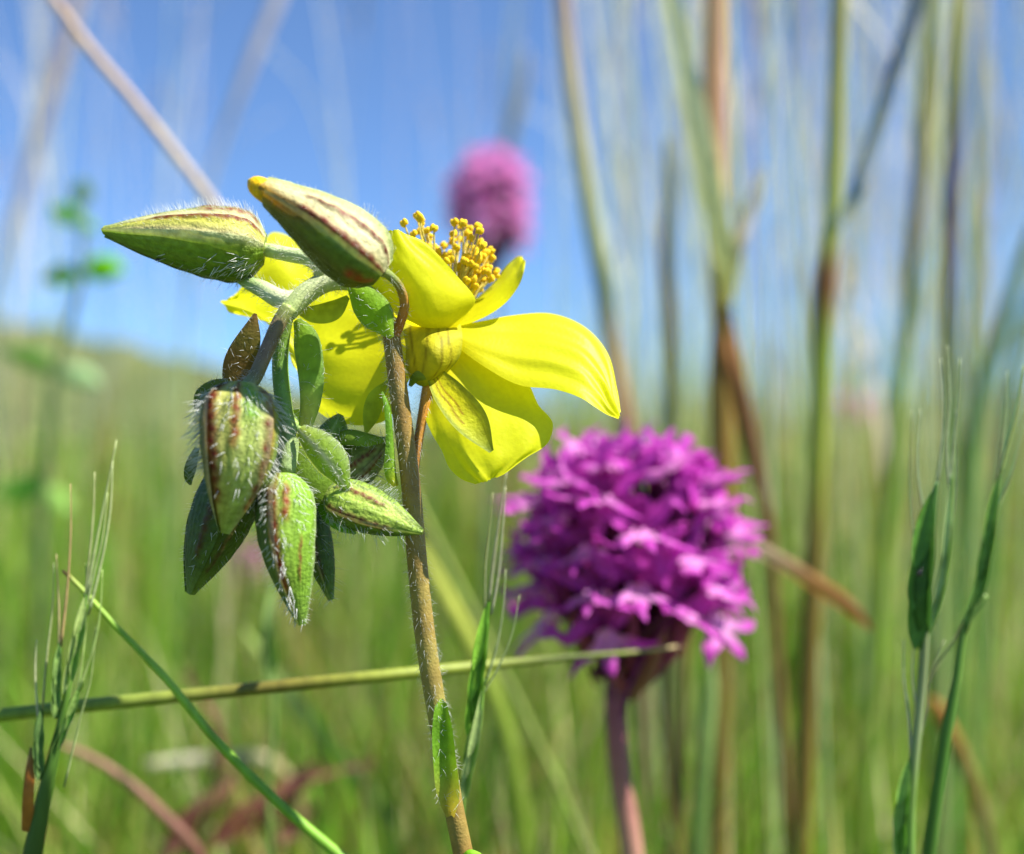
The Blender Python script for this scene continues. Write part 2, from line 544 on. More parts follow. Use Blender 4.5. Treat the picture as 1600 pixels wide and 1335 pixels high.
def bud(base, tip, hw, up, edges, zones, ribs, core='8ea03a', mid=None, tipcol=None, tiplen=0.0, hair=(), profile=PROFILE, flat=1.0, twist=0, label=None, margin=.3, patches=()):
    """base, tip: (px, py, d); hw half width in px; up: screen direction where the angle is +90; 0 faces the camera"""
    b, t_ = at(*base), at(*tip)
    axis_pts = [b, t_] if mid is None else [b, at(*mid), t_]
    nU = 46
    A = cr(np.array(axis_pts), nU)
    T = nrm(np.gradient(A, axis=0))
    upv = np.array([up[0] * RT + (-up[1]) * UP])[0]
    hwc = hw * k((base[2] + tip[2]) / 2)
    us = np.linspace(0, 1, nU)
    prof = np.interp(us, [q[0] for q in profile], [q[1] for q in profile])
    prof = np.convolve(np.pad(prof, 1, mode='edge'), [.25, .5, .25], 'valid')
    Sv, Cv = [], []
    for i in range(nU):
        s = upv - T[i] * np.dot(upv, T[i])
        s = nrm(s)
        c = np.cross(T[i], s)
        if np.dot(c, CAM - A[i]) < 0:
            c = -c
        Sv.append(s)
        Cv.append(c)
    Sv, Cv = np.array(Sv), np.array(Cv)

    def ribsum(u, phi):
        tot = 0.0
        for r in ribs:
            p0, p1, u0, u1, h, wd_, bh = r
            if u < u0 - .03 or u > u1 + .03:
                continue
            pc = p0 + (p1 - p0) * (u - u0) / (u1 - u0)
            win = min(1, max(0, (u - u0 + .03) / .06)) * min(1, max(0, (u1 + .03 - u) / .06))
            dd = (phi - pc + 180) % 360 - 180
            tot += bh * win * math.exp(-(dd / (wd_ * 1.4)) ** 2)
        return tot

    zp = np.array([z[0] for z in zones], float)
    zc = np.array([hx(z[1], .80) * np.array([1.0, 1.04, .86]) for z in zones])

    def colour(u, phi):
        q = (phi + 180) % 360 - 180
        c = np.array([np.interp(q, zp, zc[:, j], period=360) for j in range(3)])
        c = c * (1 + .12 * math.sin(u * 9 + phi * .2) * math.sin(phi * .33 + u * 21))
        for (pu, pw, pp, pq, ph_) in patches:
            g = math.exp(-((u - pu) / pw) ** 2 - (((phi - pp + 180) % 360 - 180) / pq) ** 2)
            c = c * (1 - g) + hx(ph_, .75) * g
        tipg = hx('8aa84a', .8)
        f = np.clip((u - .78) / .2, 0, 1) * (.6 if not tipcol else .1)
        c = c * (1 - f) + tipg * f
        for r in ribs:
            p0, p1, u0, u1, h, wd_, bh = r
            if not u0 - .02 <= u <= u1 + .02:
                continue
            pc = p0 + (p1 - p0) * (u - u0) / (u1 - u0) + 2.0 * math.sin(u * 55)
            dd = (phi - pc + 180) % 360 - 180
            win = min(1, max(0, (u - u0 + .02) / .05)) * min(1, max(0, (u1 + .02 - u) / .05))
            g = min(1, 1.25 * math.exp(-(dd / (wd_ * 1.25)) ** 2)) * win * (.82 + .18 * math.sin(u * 90 + p0))
            c = c * (1 - g) + hx(h, .8) * g
        return c

    def surf(u, phi, lift=0.0):
        x = u * (nU - 1)
        i = min(int(x), nU - 2)
        f = x - i
        a = A[i] * (1 - f) + A[i + 1] * f
        s = Sv[i] * (1 - f) + Sv[i + 1] * f
        c = Cv[i] * (1 - f) + Cv[i + 1] * f
        ph = R(phi + twist * u)
        rr = (prof[i] * (1 - f) + prof[i + 1] * f) * hwc * (1 + .065 * math.cos(3 * (ph - R(edges[0]))) + .012 * math.sin(phi * .42 + 3 * math.sin(u * 7)) + .008 * math.sin(u * 33 + phi * .25)) + lift
        rr += ribsum(u, phi) * hwc * min(1, prof[i] + .2)
        n = math.cos(ph) * c * flat + math.sin(ph) * s
        return a + rr * n, n, T[i]

    # the closed petals inside, a little slimmer than the sepals
    mb = MB()
    n = 20
    g = []
    for i in range(nU):
        g.append([surf(us[i], 360 * j / n, 0)[0] * .90 + A[i] * .10 for j in range(n)])
    g = np.array(g)
    f = [(i * n + j, i * n + (j + 1) % n, (i + 1) * n + (j + 1) % n, (i + 1) * n + j) for i in range(nU - 1) for j in range(n)]
    f += [tuple(range(n - 1, -1, -1)), tuple((nU - 1) * n + j for j in range(n))]
    cc = np.tile(hx(core, .75), (nU * n, 1))
    mb.add(g.reshape(-1, 3), f, cc)
    if tipcol:
        ext = T[-1] * tiplen * hwc
        p0 = A[-7]
        pts = cr(np.array([p0, A[-2], A[-1] + ext * .5, A[-1] + ext]), 12)
        rr = np.interp(np.linspace(0, 1, 12), [0, .4, .6, .8, 1], [.36, .31, .27, .19, .05]) * hwc
        mb.tube(pts, rr, cr(np.array([hx('b06a1c'), hx(tipcol), hx(tipcol), hx('e8d428', .9)]), 12), n=12)
    o = mb.build('bud', M_SEPAL, rose)
    if label:
        o['label'] = label
    # sepals
    for e in range(len(edges)):
        a0, a1 = edges[e], edges[(e + 1) % len(edges)]
        while a1 <= a0:
            a1 += 360
        nV = max(14, int((a1 - a0 + 14) / 4))
        uend = 1.0 if not tipcol else .97 - .03 * e
        uu = np.linspace(0.0, uend, nU)
        gs, cs = [], []
        for u in uu:
            row, crow = [], []
            for j in range(nV):
                ff = j / (nV - 1)
                phi = a0 - 10 + (a1 - a0 + 12) * ff
                lift = (.012 + .09 * ff ** 6) * hwc + (.02 * hwc if tipcol and u > .8 else 0)
                row.append(surf(u, phi, lift)[0])
                c = colour(u, phi)
                if ff > .93:
                    c = c * (1 - margin) + hx('c8cfa0', .8) * margin
                crow.append(c)
            gs.append(row)
            cs.append(crow)
        m2 = MB()
        m2.patch(np.array(gs), np.array(cs))
        m2.build('sepal', M_SEPAL, o)
    # hairs
    if hair:
        hb = MB()
        for (cnt, u0, u1, p0, p1, ln, rad, out_) in hair:
            for _ in range(cnt):
                u, phi = random.uniform(u0, u1), random.uniform(p0, p1)
                p, nn, tt = surf(u, phi, .01 * hwc)
                sd_ = np.cross(nn, tt) * random.uniform(-.35, .35)
                ln_ = ln * .8
                dr = nn * out_ + tt * random.uniform(.1, .8) + sd_
                bend = (-nn * out_ * random.uniform(.5, 1.0) + tt * random.uniform(.1, .5) + sd_ * random.uniform(-2.2, 2.0)) * ln
                hair_strand(hb, p, dr, bend, ln_ * random.uniform(.5, 1.25), rad * .95 * random.uniform(.7, 1.2), HAIRC * random.uniform(.75, 1.1), 4)
        tag(hb.build('hair', M_HAIR, o), kind='stuff')
    return o


RED, RED2 = '7a1610', '8f2c16'
# the upper left bud, lying flat
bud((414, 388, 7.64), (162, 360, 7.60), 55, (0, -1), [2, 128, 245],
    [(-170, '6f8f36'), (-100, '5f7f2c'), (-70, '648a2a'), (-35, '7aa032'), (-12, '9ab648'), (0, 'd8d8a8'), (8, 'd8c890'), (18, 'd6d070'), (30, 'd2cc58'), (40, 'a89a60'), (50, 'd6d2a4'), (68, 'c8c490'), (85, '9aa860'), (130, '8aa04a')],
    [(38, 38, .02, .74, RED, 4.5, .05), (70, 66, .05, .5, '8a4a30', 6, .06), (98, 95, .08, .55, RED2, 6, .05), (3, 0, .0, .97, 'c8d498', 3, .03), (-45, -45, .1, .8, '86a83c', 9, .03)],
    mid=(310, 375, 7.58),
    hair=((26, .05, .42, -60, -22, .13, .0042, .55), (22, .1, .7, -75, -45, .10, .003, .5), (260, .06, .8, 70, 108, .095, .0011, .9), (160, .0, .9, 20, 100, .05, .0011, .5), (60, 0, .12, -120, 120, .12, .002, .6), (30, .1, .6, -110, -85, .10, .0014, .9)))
# the upper right bud, with yellow petals at its tip
bud((597, 428, 7.12), (404, 292, 7.04), 56, (.58, -.81), [-2, 75, 215],
    [(-170, '5f6f2c'), (-90, '5a662c'), (-50, '6a6a30'), (-15, '6f8a3a'), (-2, '8fa860'), (6, 'b8a070'), (12, 'ddd0a0'), (30, 'e2d8b0'), (42, 'e2d6ae'), (55, 'dcd8a8'), (75, 'b8c078'), (100, '8fa850'), (150, '7a903c')],
    [(2, 6, .0, .66, RED, 5, .08), (44, 38, .0, .66, RED, 4.5, .08), (-40, -35, .02, .22, 'b04a2a', 8, .04), (75, 80, .0, .4, '8fa04a', 5, .04), (84, 88, .04, .3, '9a5a3a', 4, .03)],
    core='a8601c', mid=(505, 355, 7.02), tipcol='f0c008', tiplen=.34,
    patches=((.80, .16, -14, 22, 'a8701c'), (.66, .16, -8, 12, '8a6a20'), (.95, .1, -5, 40, 'd09a14')),
    profile=[(0, .35), (.05, .68), (.15, .96), (.30, 1.0), (.48, .9), (.66, .70), (.82, .48), (.93, .34), (1, .22)],
    hair=((40, .02, .35, 70, 110, .085, .0018, .8), (90, .05, .95, 60, 100, .045, .0012, .7), (110, .05, .95, -110, -60, .03, .0010, .7), (40, .05, .7, 0, 60, .04, .001, .3)))
# the big hanging bud with three red ribs
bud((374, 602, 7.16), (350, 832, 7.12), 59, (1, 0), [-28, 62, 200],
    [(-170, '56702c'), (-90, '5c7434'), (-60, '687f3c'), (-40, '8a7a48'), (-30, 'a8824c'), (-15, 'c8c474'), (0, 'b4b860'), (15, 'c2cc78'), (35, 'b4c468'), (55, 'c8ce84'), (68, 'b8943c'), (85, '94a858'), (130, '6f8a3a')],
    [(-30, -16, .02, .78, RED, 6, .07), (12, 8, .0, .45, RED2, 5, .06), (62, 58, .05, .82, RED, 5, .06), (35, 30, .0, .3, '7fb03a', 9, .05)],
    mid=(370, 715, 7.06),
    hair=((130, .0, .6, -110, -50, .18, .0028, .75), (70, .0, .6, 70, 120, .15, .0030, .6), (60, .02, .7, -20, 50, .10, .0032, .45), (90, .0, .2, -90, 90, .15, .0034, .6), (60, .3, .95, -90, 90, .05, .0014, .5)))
# bud behind it, the shade on it put into darker greens
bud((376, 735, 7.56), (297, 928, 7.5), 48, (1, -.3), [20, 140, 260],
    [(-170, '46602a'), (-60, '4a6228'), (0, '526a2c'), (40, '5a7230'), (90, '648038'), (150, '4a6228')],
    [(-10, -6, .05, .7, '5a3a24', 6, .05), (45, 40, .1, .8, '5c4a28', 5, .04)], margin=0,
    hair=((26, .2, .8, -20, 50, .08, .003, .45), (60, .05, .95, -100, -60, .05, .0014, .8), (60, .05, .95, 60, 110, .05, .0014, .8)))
# small bract tucked at its left
# centre bottom bud, lit right and shaded left sides put into its greens
bud((440, 742, 7.22), (470, 976, 7.18), 44, (1, .1), [-8, 100, 222],
    [(-170, '4f6828'), (-80, '4a6026'), (-40, '55702a'), (-14, '6a7a34'), (-4, '8a7a40'), (6, '9ab848'), (40, '8cb43c'), (75, '8fb840'), (110, '6f9434')],
    [(-14, -4, .12, .75, RED, 6, .06), (18, 14, .1, .36, RED2, 6, .05), (50, 40, .45, .72, '8a5a30', 4, .04)],
    tipcol=None, mid=(446, 852, 7.12),
    hair=((60, .05, .5, -40, 60, .085, .0028, .5), (44, .4, .9, -25, 10, .10, .0036, .35), (70, 0, .2, -100, 100, .12, .0028, .6), (60, .1, .98, -105, -70, .06, .0014, .8), (60, .1, .98, 70, 105, .05, .0014, .8), (14, .96, 1, -180, 180, .06, .003, .2)))
# narrow dark bud behind it
bud((474, 780, 7.7), (517, 938, 7.66), 26, (1, 0), [0, 120, 240],
    [(-170, '46602a'), (0, '4f6a2a'), (90, '5a7830')], [(10, 0, .1, .8, '5c4a28', 8, .05)],
    hair=((70, .2, 1, -110, 110, .11, .002, .7),))
# bud pointing right across the stem
bud((512, 775, 7.42), (660, 832, 7.26), 38, (.36, -.93), [-18, 60, 200],
    [(-170, '56702c'), (-60, '5a7a30'), (-20, '7a9438'), (-5, 'a8c050'), (20, 'b4cc58'), (45, 'b8c868'), (75, '94b048')],
    [(-16, -22, .1, .75, '6a2c24', 6, .07), (42, 40, .1, .62, '7a3028', 5, .06), (12, 10, .1, .9, 'a4c04c', 6, .03)],
    hair=((60, .05, .9, -80, -20, .13, .0022, .6), (60, .2, .7, 60, 100, .10, .0022, .8), (70, .4, 1, 0, 90, .035, .0016, .5), (40, 0, .3, -90, 90, .12, .0024, .6)))
# pale hairy bud at the far right, behind
bud((528, 752, 7.74), (608, 688, 7.7), 36, (-.62, -.78), [-20, 90, 210],
    [(-170, '6a8038'), (-60, '8a9a58'), (0, 'a8ac70'), (60, '7a9040'), (120, '6f8a3a')],
    [(-30, -26, .1, .85, '7a3a2c', 7, .06), (5, 4, .1, .8, '7a3a2c', 6, .06)],
    hair=((80, .1, 1, -110, -30, .13, .0020, .8), (80, .1, 1, 30, 110, .10, .0018, .7)))
# little young bud above
bud((512, 700, 7.66), (532, 648, 7.62), 24, (1, 0), [0, 120, 240],
    [(-170, '56702c'), (0, '7a9a40'), (90, '86a84a')], [(0, 0, .1, .9, '8fb04a', 8, .06)],
    hair=((90, 0, 1, -110, 110, .07, .002, .8),))


# -- leaves and bracts on the rock rose
def rleaf(spine, widths, cols, roll=0, cup=.15, edge=None, mid=None, name='leaf', fuzz=0, label=None, ruffle=0.0):
    mb = MB()
    g = leaf(mb, spine, widths, np.array([hx(c, 1.05) * np.array([1.3, 1.05, .6]) for c in cols]), roll, cup, edge=None if edge is None else hx(edge, .8), mid=None if mid is None else hx(mid, .8), ruffle=ruffle, n=26, nv=11)
    o = mb.build(name, M_LEAF, rose)
    if label:
        o['label'] = label
    if fuzz:
        hb = MB()
        for _ in range(fuzz):
            i, j = random.randrange(1, 25), random.choice((0, 0, 10, 10, 3, 5, 7))
            p = g[i, j]
            dr = rng.normal(size=3) * .5 + nrm(CAM - p) * .5
            hair_strand(hb, p, dr, rng.normal(size=3) * .2, .05 * random.uniform(.5, 1.4), .0013, HAIRC, 3)
        tag(hb.build('hair', M_HAIR, o), kind='stuff')
    return o


rleaf([(362, 612, 7.45), (372, 570, 7.44), (388, 530, 7.43), (399, 490, 7.44)], [30, 48, 38, 5], ['5a5a34', '5f5234', '5c5c36', '6a5a40'], 10, .12, name='bract', label='dull brown-green bract behind the hanging bud', fuzz=50)
rleaf([(463, 500, 7.42), (476, 530, 7.36), (484, 580, 7.33), (484, 625, 7.34), (476, 668, 7.38)], [14, 42, 42, 34, 22], ['6d9438', '6a9a34', '67983a', '8fb070', 'a4b88a'], -14, .16, name='bract', fuzz=60, edge='86a850')  # paler lower end is gloss painted into the colour
rleaf([(462, 484, 7.5), (490, 490, 7.54), (520, 484, 7.56), (544, 464, 7.55)], [8, 30, 34, 8], ['8aa03a', '88a638', '86a438', '7a9a38'], 25, .1, name='bract')
rleaf([(545, 446, 7.4), (566, 468, 7.36), (590, 496, 7.35), (612, 528, 7.38)], [10, 48, 52, 8], ['7fb02e', '70a82a', '72aa2c', '8cb83c'], -8, .18, name='bract', fuzz=70, edge='94b848', label='bright green bract at the fork of the stem')
rleaf([(598, 612, 7.46), (608, 640, 7.42), (612, 690, 7.42), (614, 735, 7.44), (620, 760, 7.47)], [5, 13, 16, 24, 16], ['5f9034', '5f9632', '63983a', '7aa83c', 'b0b83a'], 40, .3, name='leaf', fuzz=40)
rleaf([(606, 596, 7.6), (588, 622, 7.6), (580, 650, 7.6), (572, 676, 7.6)], [5, 26, 26, 6], ['8aa838', '8fae38', '8aa838', '86a43a'], 10, .1, name='leaf')
rleaf([(704, 1276, 7.44), (701, 1236, 7.36), (696, 1190, 7.35), (692, 1140, 7.36), (690, 1104, 7.38), (690, 1092, 7.4)], [12, 36, 36, 32, 20, 4], ['8c8c54', '84984e', '689a36', '568c2c', '5f9430', '7aa044'], 8, -.22, name='leaf', fuzz=60, label='short bright green leaf clasping the stem near the bottom')
rleaf([(722, 1345, 7.42), (735, 1335, 7.4), (752, 1336, 7.42)], [10, 14, 5], ['6fb02a', '6aae2a', '7ab838'], 0, .2, name='leaf')
# folded pale bract, with its thick midrib
rleaf([(466, 672, 7.3), (490, 696, 7.24), (518, 728, 7.22), (545, 770, 7.26)], [22, 52, 54, 6], ['8aa85c', '7fa848', '74a040', '7aa83e'], -20, .25, name='bract', fuzz=160, mid='dadcc0', edge='a8bc78', label='folded hairy pale green bract with white midrib')
rleaf([(470, 700, 7.42), (490, 740, 7.4), (506, 770, 7.42), (520, 795, 7.45)], [20, 54, 44, 8], ['56762c', '5a8030', '5a8030', '5a8030'], 10, .1, name='bract')
rleaf([(508, 694, 7.6), (540, 682, 7.52), (575, 686, 7.52), (604, 688, 7.56)], [10, 26, 22, 5], ['5a8034', '62883a', '6a9040', '6f9444'], 20, .2, name='bract', fuzz=80)
rleaf([(496, 790, 7.4), (515, 805, 7.32), (538, 822, 7.3), (556, 834, 7.34)], [8, 26, 22, 4], ['4f8030', '56902e', '5a982e', '5a982e'], 0, .15, name='bract', fuzz=70)
rleaf([(385, 770, 7.5), (380, 800, 7.47), (376, 825, 7.46), (374, 840, 7.46)], [20, 26, 18, 3], ['55702c', '547a2c', '55802c', '5a862c'], 15, .15, name='bract', fuzz=30)
rleaf([(308, 700, 7.42), (300, 725, 7.4), (296, 745, 7.4), (298, 758, 7.42)], [8, 18, 16, 4], ['5f7a48', '4a6434', '4a6434', '55703c'], 15, .15, name='bract', fuzz=30)
rleaf([(370, 604, 7.3), (340, 606, 7.3), (316, 618, 7.28), (306, 640, 7.28)], [14, 26, 22, 6], ['6a7f50', '526a40', '4f6a3c', '5a7446'], 10, .15, name='bract', fuzz=120)
rleaf([(462, 640, 7.5), (468, 668, 7.46), (470, 700, 7.42)], [14, 30, 16], ['8fb04a', '8aac46', '86a844'], 10, .12, name='bract')

# -- the open flower
mb = MB()
mb.ball(at(676, 560, 7.72), 26 * k(7.7), hx('b8b428', .8), axis=at(735, 430, 7.95) - at(676, 560, 7.72), stretch=.9, nu=10, nv=14)
flower = mb.build('flower', M_SEPAL, rose)
flower['label'] = 'open five-petalled yellow flower seen from behind'

YEL, YEL2 = np.array([.84, .84, .012]), np.array([.80, .72, .008])


def petal(ribs, nu=54, nv=44, ruffle=.012, seed=0, notch=.05):
    rows = [cr(np.array([at(*p) for p in r]), nv) for r in ribs]
    g = np.stack([cr(np.array([rows[i][j] for i in range(len(rows))]), nu) for j in range(nv)], axis=1)
    du, dv = np.gradient(g, axis=0), np.gradient(g, axis=1)
    nn = nrm(np.cross(du, dv))
    u = np.linspace(0, 1, nu)[:, None]
    v = np.linspace(-1, 1, nv)[None, :]
    r_ = np.random.default_rng(seed)
    ph = r_.random(6) * 6.28
    h = (np.sin(v * 7 + ph[0] + u * 2) * .5 + np.sin(v * 13 + u * 5 + ph[1]) * .3 + np.sin(u * 11 + v * 4 + ph[2]) * .35) * ruffle * u
    xv = np.linspace(-1.2, 1.2, 240)
    pv = np.convolve(r_.normal(size=240), [.2, .3, .5, .3, .2], 'same')
    vw = v + .035 * np.sin(u * 6 + ph[5]) + .05 * u * np.sin(v * 9 + ph[2])
    veins = np.interp(vw, xv, pv)                                           # irregular fine veins running lengthwise
    h = h + veins * .0010 * (.3 + u)
    for _ in range(9):                                                      # papery crinkles
        kx, ky, pp = r_.uniform(4, 15), r_.uniform(-14, 14), r_.uniform(0, 6.28)
        h = h + np.sin(u * kx + v * ky + pp) * .0026 * (.25 + u)
    g = g + nn * h[..., None]
    # the outer margin is slightly crinkled
    e = np.clip((u - .86) / .14, 0, 1) ** 2
    g = g + nrm(du) * ((np.sin(v * 24 + ph[3]) * .5 + np.sin(v * 61 + ph[4]) * .5) * e * notch * .12)[..., None]
    f = np.clip(1 - u * 2.4, 0, 1)[..., None] * np.ones_like(v)[..., None]
    vein = np.clip(.6 + .35 * veins, 0, 1)[..., None]
    c = (YEL * (1 - f) + YEL2 * f) * (.93 + .07 * vein)
    m = MB()
    m.patch(g, c)
    return m.build('petal', M_PETAL, flower)


petal([[(690, 512, 7.75), (702, 520, 7.68), (704, 534, 7.66)],
       [(745, 503, 7.78), (752, 535, 7.64), (752, 570, 7.56)],
       [(800, 492, 7.86), (806, 545, 7.64), (812, 602, 7.50)],
       [(860, 489, 7.90), (864, 550, 7.63), (872, 610, 7.46)],
       [(912, 510, 7.88), (912, 565, 7.60), (908, 624, 7.42)],
       [(948, 552, 7.80), (942, 597, 7.56), (932, 640, 7.40)],
       [(962, 608, 7.66), (957, 630, 7.48), (950, 650, 7.40)],
       [(968, 644, 7.56), (968, 650, 7.48), (966, 655, 7.42)]], seed=1)
petal([[(664, 555, 7.74), (692, 556, 7.70), (730, 534, 7.74)],
       [(660, 600, 7.66), (710, 596, 7.60), (790, 566, 7.74)],
       [(661, 640, 7.60), (722, 636, 7.52), (826, 600, 7.70)],
       [(674, 676, 7.52), (735, 675, 7.42), (842, 634, 7.60)],
       [(691, 706, 7.46), (747, 705, 7.38), (864, 662, 7.54)],
       [(702, 732, 7.42), (759, 727, 7.36), (858, 688, 7.48)],
       [(722, 750, 7.40), (764, 740, 7.36), (824, 714, 7.42)],
       [(743, 757, 7.38), (765, 750, 7.37), (786, 743, 7.38)]], seed=2, ruffle=.02)
petal([[(650, 512, 7.66), (680, 518, 7.60), (714, 512, 7.68)],
       [(612, 492, 7.58), (672, 494, 7.44), (731, 490, 7.62)],
       [(585, 460, 7.52), (662, 460, 7.38), (743, 467, 7.60)],
       [(560, 428, 7.50), (645, 428, 7.36), (716, 434, 7.56)],
       [(556, 398, 7.50), (630, 402, 7.36), (690, 406, 7.52)],
       [(568, 374, 7.48), (618, 380, 7.37), (662, 378, 7.48)],
       [(588, 358, 7.44), (612, 360, 7.39), (634, 362, 7.45)]], seed=3, ruffle=.014)
petal([[(700, 505, 8.05), (694, 506, 7.85), (702, 514, 7.74)],
       [(735, 490, 8.35), (742, 468, 8.0), (748, 500, 7.72)],
       [(765, 475, 8.55), (774, 440, 8.1), (786, 477, 7.74)],
       [(785, 450, 8.6), (797, 411, 8.15), (809, 449, 7.78)],
       [(800, 425, 8.5), (808, 403, 8.15), (819, 426, 7.84)],
       [(810, 408, 8.25), (815, 402, 8.1), (820, 408, 7.95)]], seed=4, ruffle=.006)
petal([[(668, 520, 7.78), (660, 540, 7.74), (655, 562, 7.72)],
       [(600, 470, 8.05), (605, 545, 7.78), (630, 612, 7.68)],
       [(550, 420, 8.25), (560, 545, 7.84), (604, 656, 7.66)],
       [(500, 392, 8.35), (512, 540, 7.90), (548, 664, 7.70)],
       [(460, 370, 8.40), (472, 525, 7.98), (494, 640, 7.78)],
       [(428, 364, 8.38), (430, 485, 8.05), (462, 572, 7.90)],
       [(404, 408, 8.25), (386, 478, 8.08), (440, 516, 8.0)],
       [(374, 462, 8.12), (345, 474, 8.06), (376, 493, 8.02)]], seed=5, ruffle=.03)

# calyx: a domed translucent sepal, a long hanging sepal, a narrow green one
rows = [[(641, 594, 7.62), (662, 604, 7.56), (692, 590, 7.60)],
        [(634, 572, 7.60), (676, 580, 7.44), (716, 562, 7.58)],
        [(634, 542, 7.60), (678, 550, 7.40), (722, 540, 7.58)],
        [(630, 516, 7.64), (676, 522, 7.50), (722, 520, 7.62)],
        [(632, 496, 7.80), (676, 498, 7.72), (718, 503, 7.80)]]
r2 = [cr(np.array([at(*p) for p in r]), 26) for r in rows]
g = np.stack([cr(np.array([r2[i][j] for i in range(5)]), 26) for j in range(26)], axis=1)
cg = np.zeros((26, 26, 3))
for i in range(26):
    for j in range(26):
        u, v = i / 25, j / 25
        c = hx('d8d028', .78)
        rim = max(math.exp(-(u / .10) ** 2), math.exp(-((1 - v) / .06) ** 2) * (1 - u) * .7, math.exp(-(v / .06) ** 2) * .6)
        c = c * (1 - rim * .75) + hx('8aa436', .7) * rim * .75
        for vc in (.16, .38, .60, .80):
            q = math.exp(-((v - vc - .05 * math.sin(u * 5 + vc * 9)) / .022) ** 2) * (u > .15) * .62
            c = c * (1 - q) + hx('6a5410', .7) * q
        cg[i, j] = c
m = MB()
m.patch(g, cg)
m.build('sepal', M_LEAF, flower)
m = MB()
g = leaf(m, [(676, 582, 7.56), (704, 620, 7.44), (738, 662, 7.36), (768, 706, 7.33)], [24, 50, 52, 8], np.array([hx('dcd81c', .8), hx('d8d41c', .8), hx('c8cc2c', .78), hx('b0b834', .75)]), 8, -.14, n=40, nv=25)
cols = m.c[0].reshape(40, 25, 3)
for i in range(40):
    for j in range(25):
        u, v = i / 39, j / 24
        e = max(math.exp(-((v - .04) / .08) ** 2), math.exp(-((v - .96) / .10) ** 2), math.exp(-((u - 1) / .12) ** 2)) * .8
        cols[i, j] = cols[i, j] * (1 - e) + hx('7c9030', .7) * e
        for vc, u1 in ((.30, .62), (.48, .55), (.74, .9), (.86, .92)):
            q = math.exp(-((v - vc - .03 * math.sin(u * 20)) / .03) ** 2) * (u < u1) * (.75 if vc < .6 else .5)
            cols[i, j] = cols[i, j] * (1 - q) + (hx('8a3c14', .7) if vc < .6 else hx('8a8a24', .7)) * q
m.build('sepal', M_LEAF, flower)
m = MB()
leaf(m, [(640, 604, 7.6), (650, 590, 7.52), (668, 584, 7.48), (690, 578, 7.5)], [6, 16, 16, 5], np.array([hx('86a83a', .75), hx('94b040', .75), hx('a4b83c', .75), hx('a4b83c', .75)]), 0, .2)
m.build('sepal', M_LEAF, flower)
# stamens
zt = [(198, 135), (255, 103), (275, 130), (240, 183), (297, 168), (328, 158), (310, 198), (280, 225), (335, 243), (372, 233), (418, 132), (412, 182), (455, 135), (475, 182), (490, 200), (425, 243), (520, 148), (527, 170),
      (528, 218), (540, 232), (495, 275), (485, 312), (455, 355), (575, 255), (580, 290), (565, 330), (600, 347), (540, 280), (520, 292), (505, 322), (500, 440), (575, 378), (545, 390), (380, 305), (340, 285), (470, 385), (510, 392),
      (490, 425), (540, 355), (557, 302), (482, 160), (445, 152), (440, 205), (265, 112), (505, 250), (555, 262), (460, 300), (530, 420), (520, 350), (478, 345), (400, 290), (360, 330), (435, 330), (325, 300), (560, 350), (345, 262), (300, 240), (470, 240)]
for _ in range(34):
    a, b = random.choice(zt), random.choice(zt)
    if abs(a[0] - b[0]) < 140:
        f = random.random()
        zt.append((a[0] * f + b[0] * (1 - f) + random.uniform(-14, 14), a[1] * f + b[1] * (1 - f) + random.uniform(0, 40)))
for i, (zx, zy) in enumerate(zt):
    px, py = 560 + zx / 2.782, 300 + zy / 2.782
    dd = 7.82 + random.uniform(-.12, .3)
    bx = 706 + (px - 712) * .35 + random.uniform(-4, 4)
    b = at(bx, 486 + random.uniform(-6, 10), 7.82 + (dd - 7.82) * .3)
    t_ = at(px, py, dd)
    midp = (b + t_) / 2 + np.array([random.uniform(-.02, .02), 0, .03 + random.uniform(-.01, .02)])
    pts = cr(np.array([b, midp, t_]), 9)
    m = MB()
    m.tube(pts, 1.55 * k(7.8), hx('ecd868', .95), n=6)
    ax = rng.normal(size=3) * .5 + nrm(t_ - b)
    m.ball(t_, random.uniform(3.6, 4.6) * k(7.8), np.array([.95, .66, .015]) * random.uniform(.85, 1.1), axis=ax, stretch=random.uniform(1.05, 1.45), nu=7, nv=9)
    for sgn in (-1, 1):
        o_ = nrm(np.cross(ax, [0.3, 1, .2])) * sgn * 2.9 * k(7.8)
        m.ball(t_ + o_, 4.2 * k(7.8), np.array([.95, .68, .015]), axis=ax, stretch=random.uniform(1.3, 1.8), nu=6, nv=8)
    m.build('stamen', M_ANTHER, flower)
m = MB()
m.ball(at(712, 480, 7.95), 12 * k(7.9), hx('a8b040', .7), nu=8, nv=10)
m.tube(np.array([at(712, 480, 7.95), at(724, 440, 7.97), at(730, 420, 7.98)]), 2.4 * k(7.9), hx('c8c050', .8))
m.ball(at(730, 418, 7.98), 5 * k(7.9), hx('c8b828', .8))
m.build('pistil', M_ANTHER, flower)

# ------------------------------------------------------------------ tiny insects on the plants


def insect(x, y, d, size, label, tilt):
    p = at(x, y, d)
    o = thing('tiny_insect', label, 'insect', p)
    ax = np.array([math.cos(tilt), 0, math.sin(tilt)])
    m = MB()
    m.ball(p, size * .5, np.array([.012, .010, .012]), axis=ax, stretch=1.9, nu=8, nv=8)
    m.build('body', M_DARK, o)
    m = MB()
    m.ball(p + ax * size * 1.15, size * .34, np.array([.015, .012, .012]), nu=6, nv=8)
    m.build('head', M_DARK, o)
    for s_ in (-1, 1):
        for q in (-.4, .1, .6):
            m = MB()
            perp = np.array([-ax[2], -.4, ax[0]]) * s_
            a = p + ax * size * q
            m.tube(np.array([a, a + perp * size * .7, a + perp * size * 1.0 - np.array([0, -.2, .3]) * size * .6]), size * .07, np.array([.02, .016, .014]), n=4)
            m.build('leg', M_DARK, o)


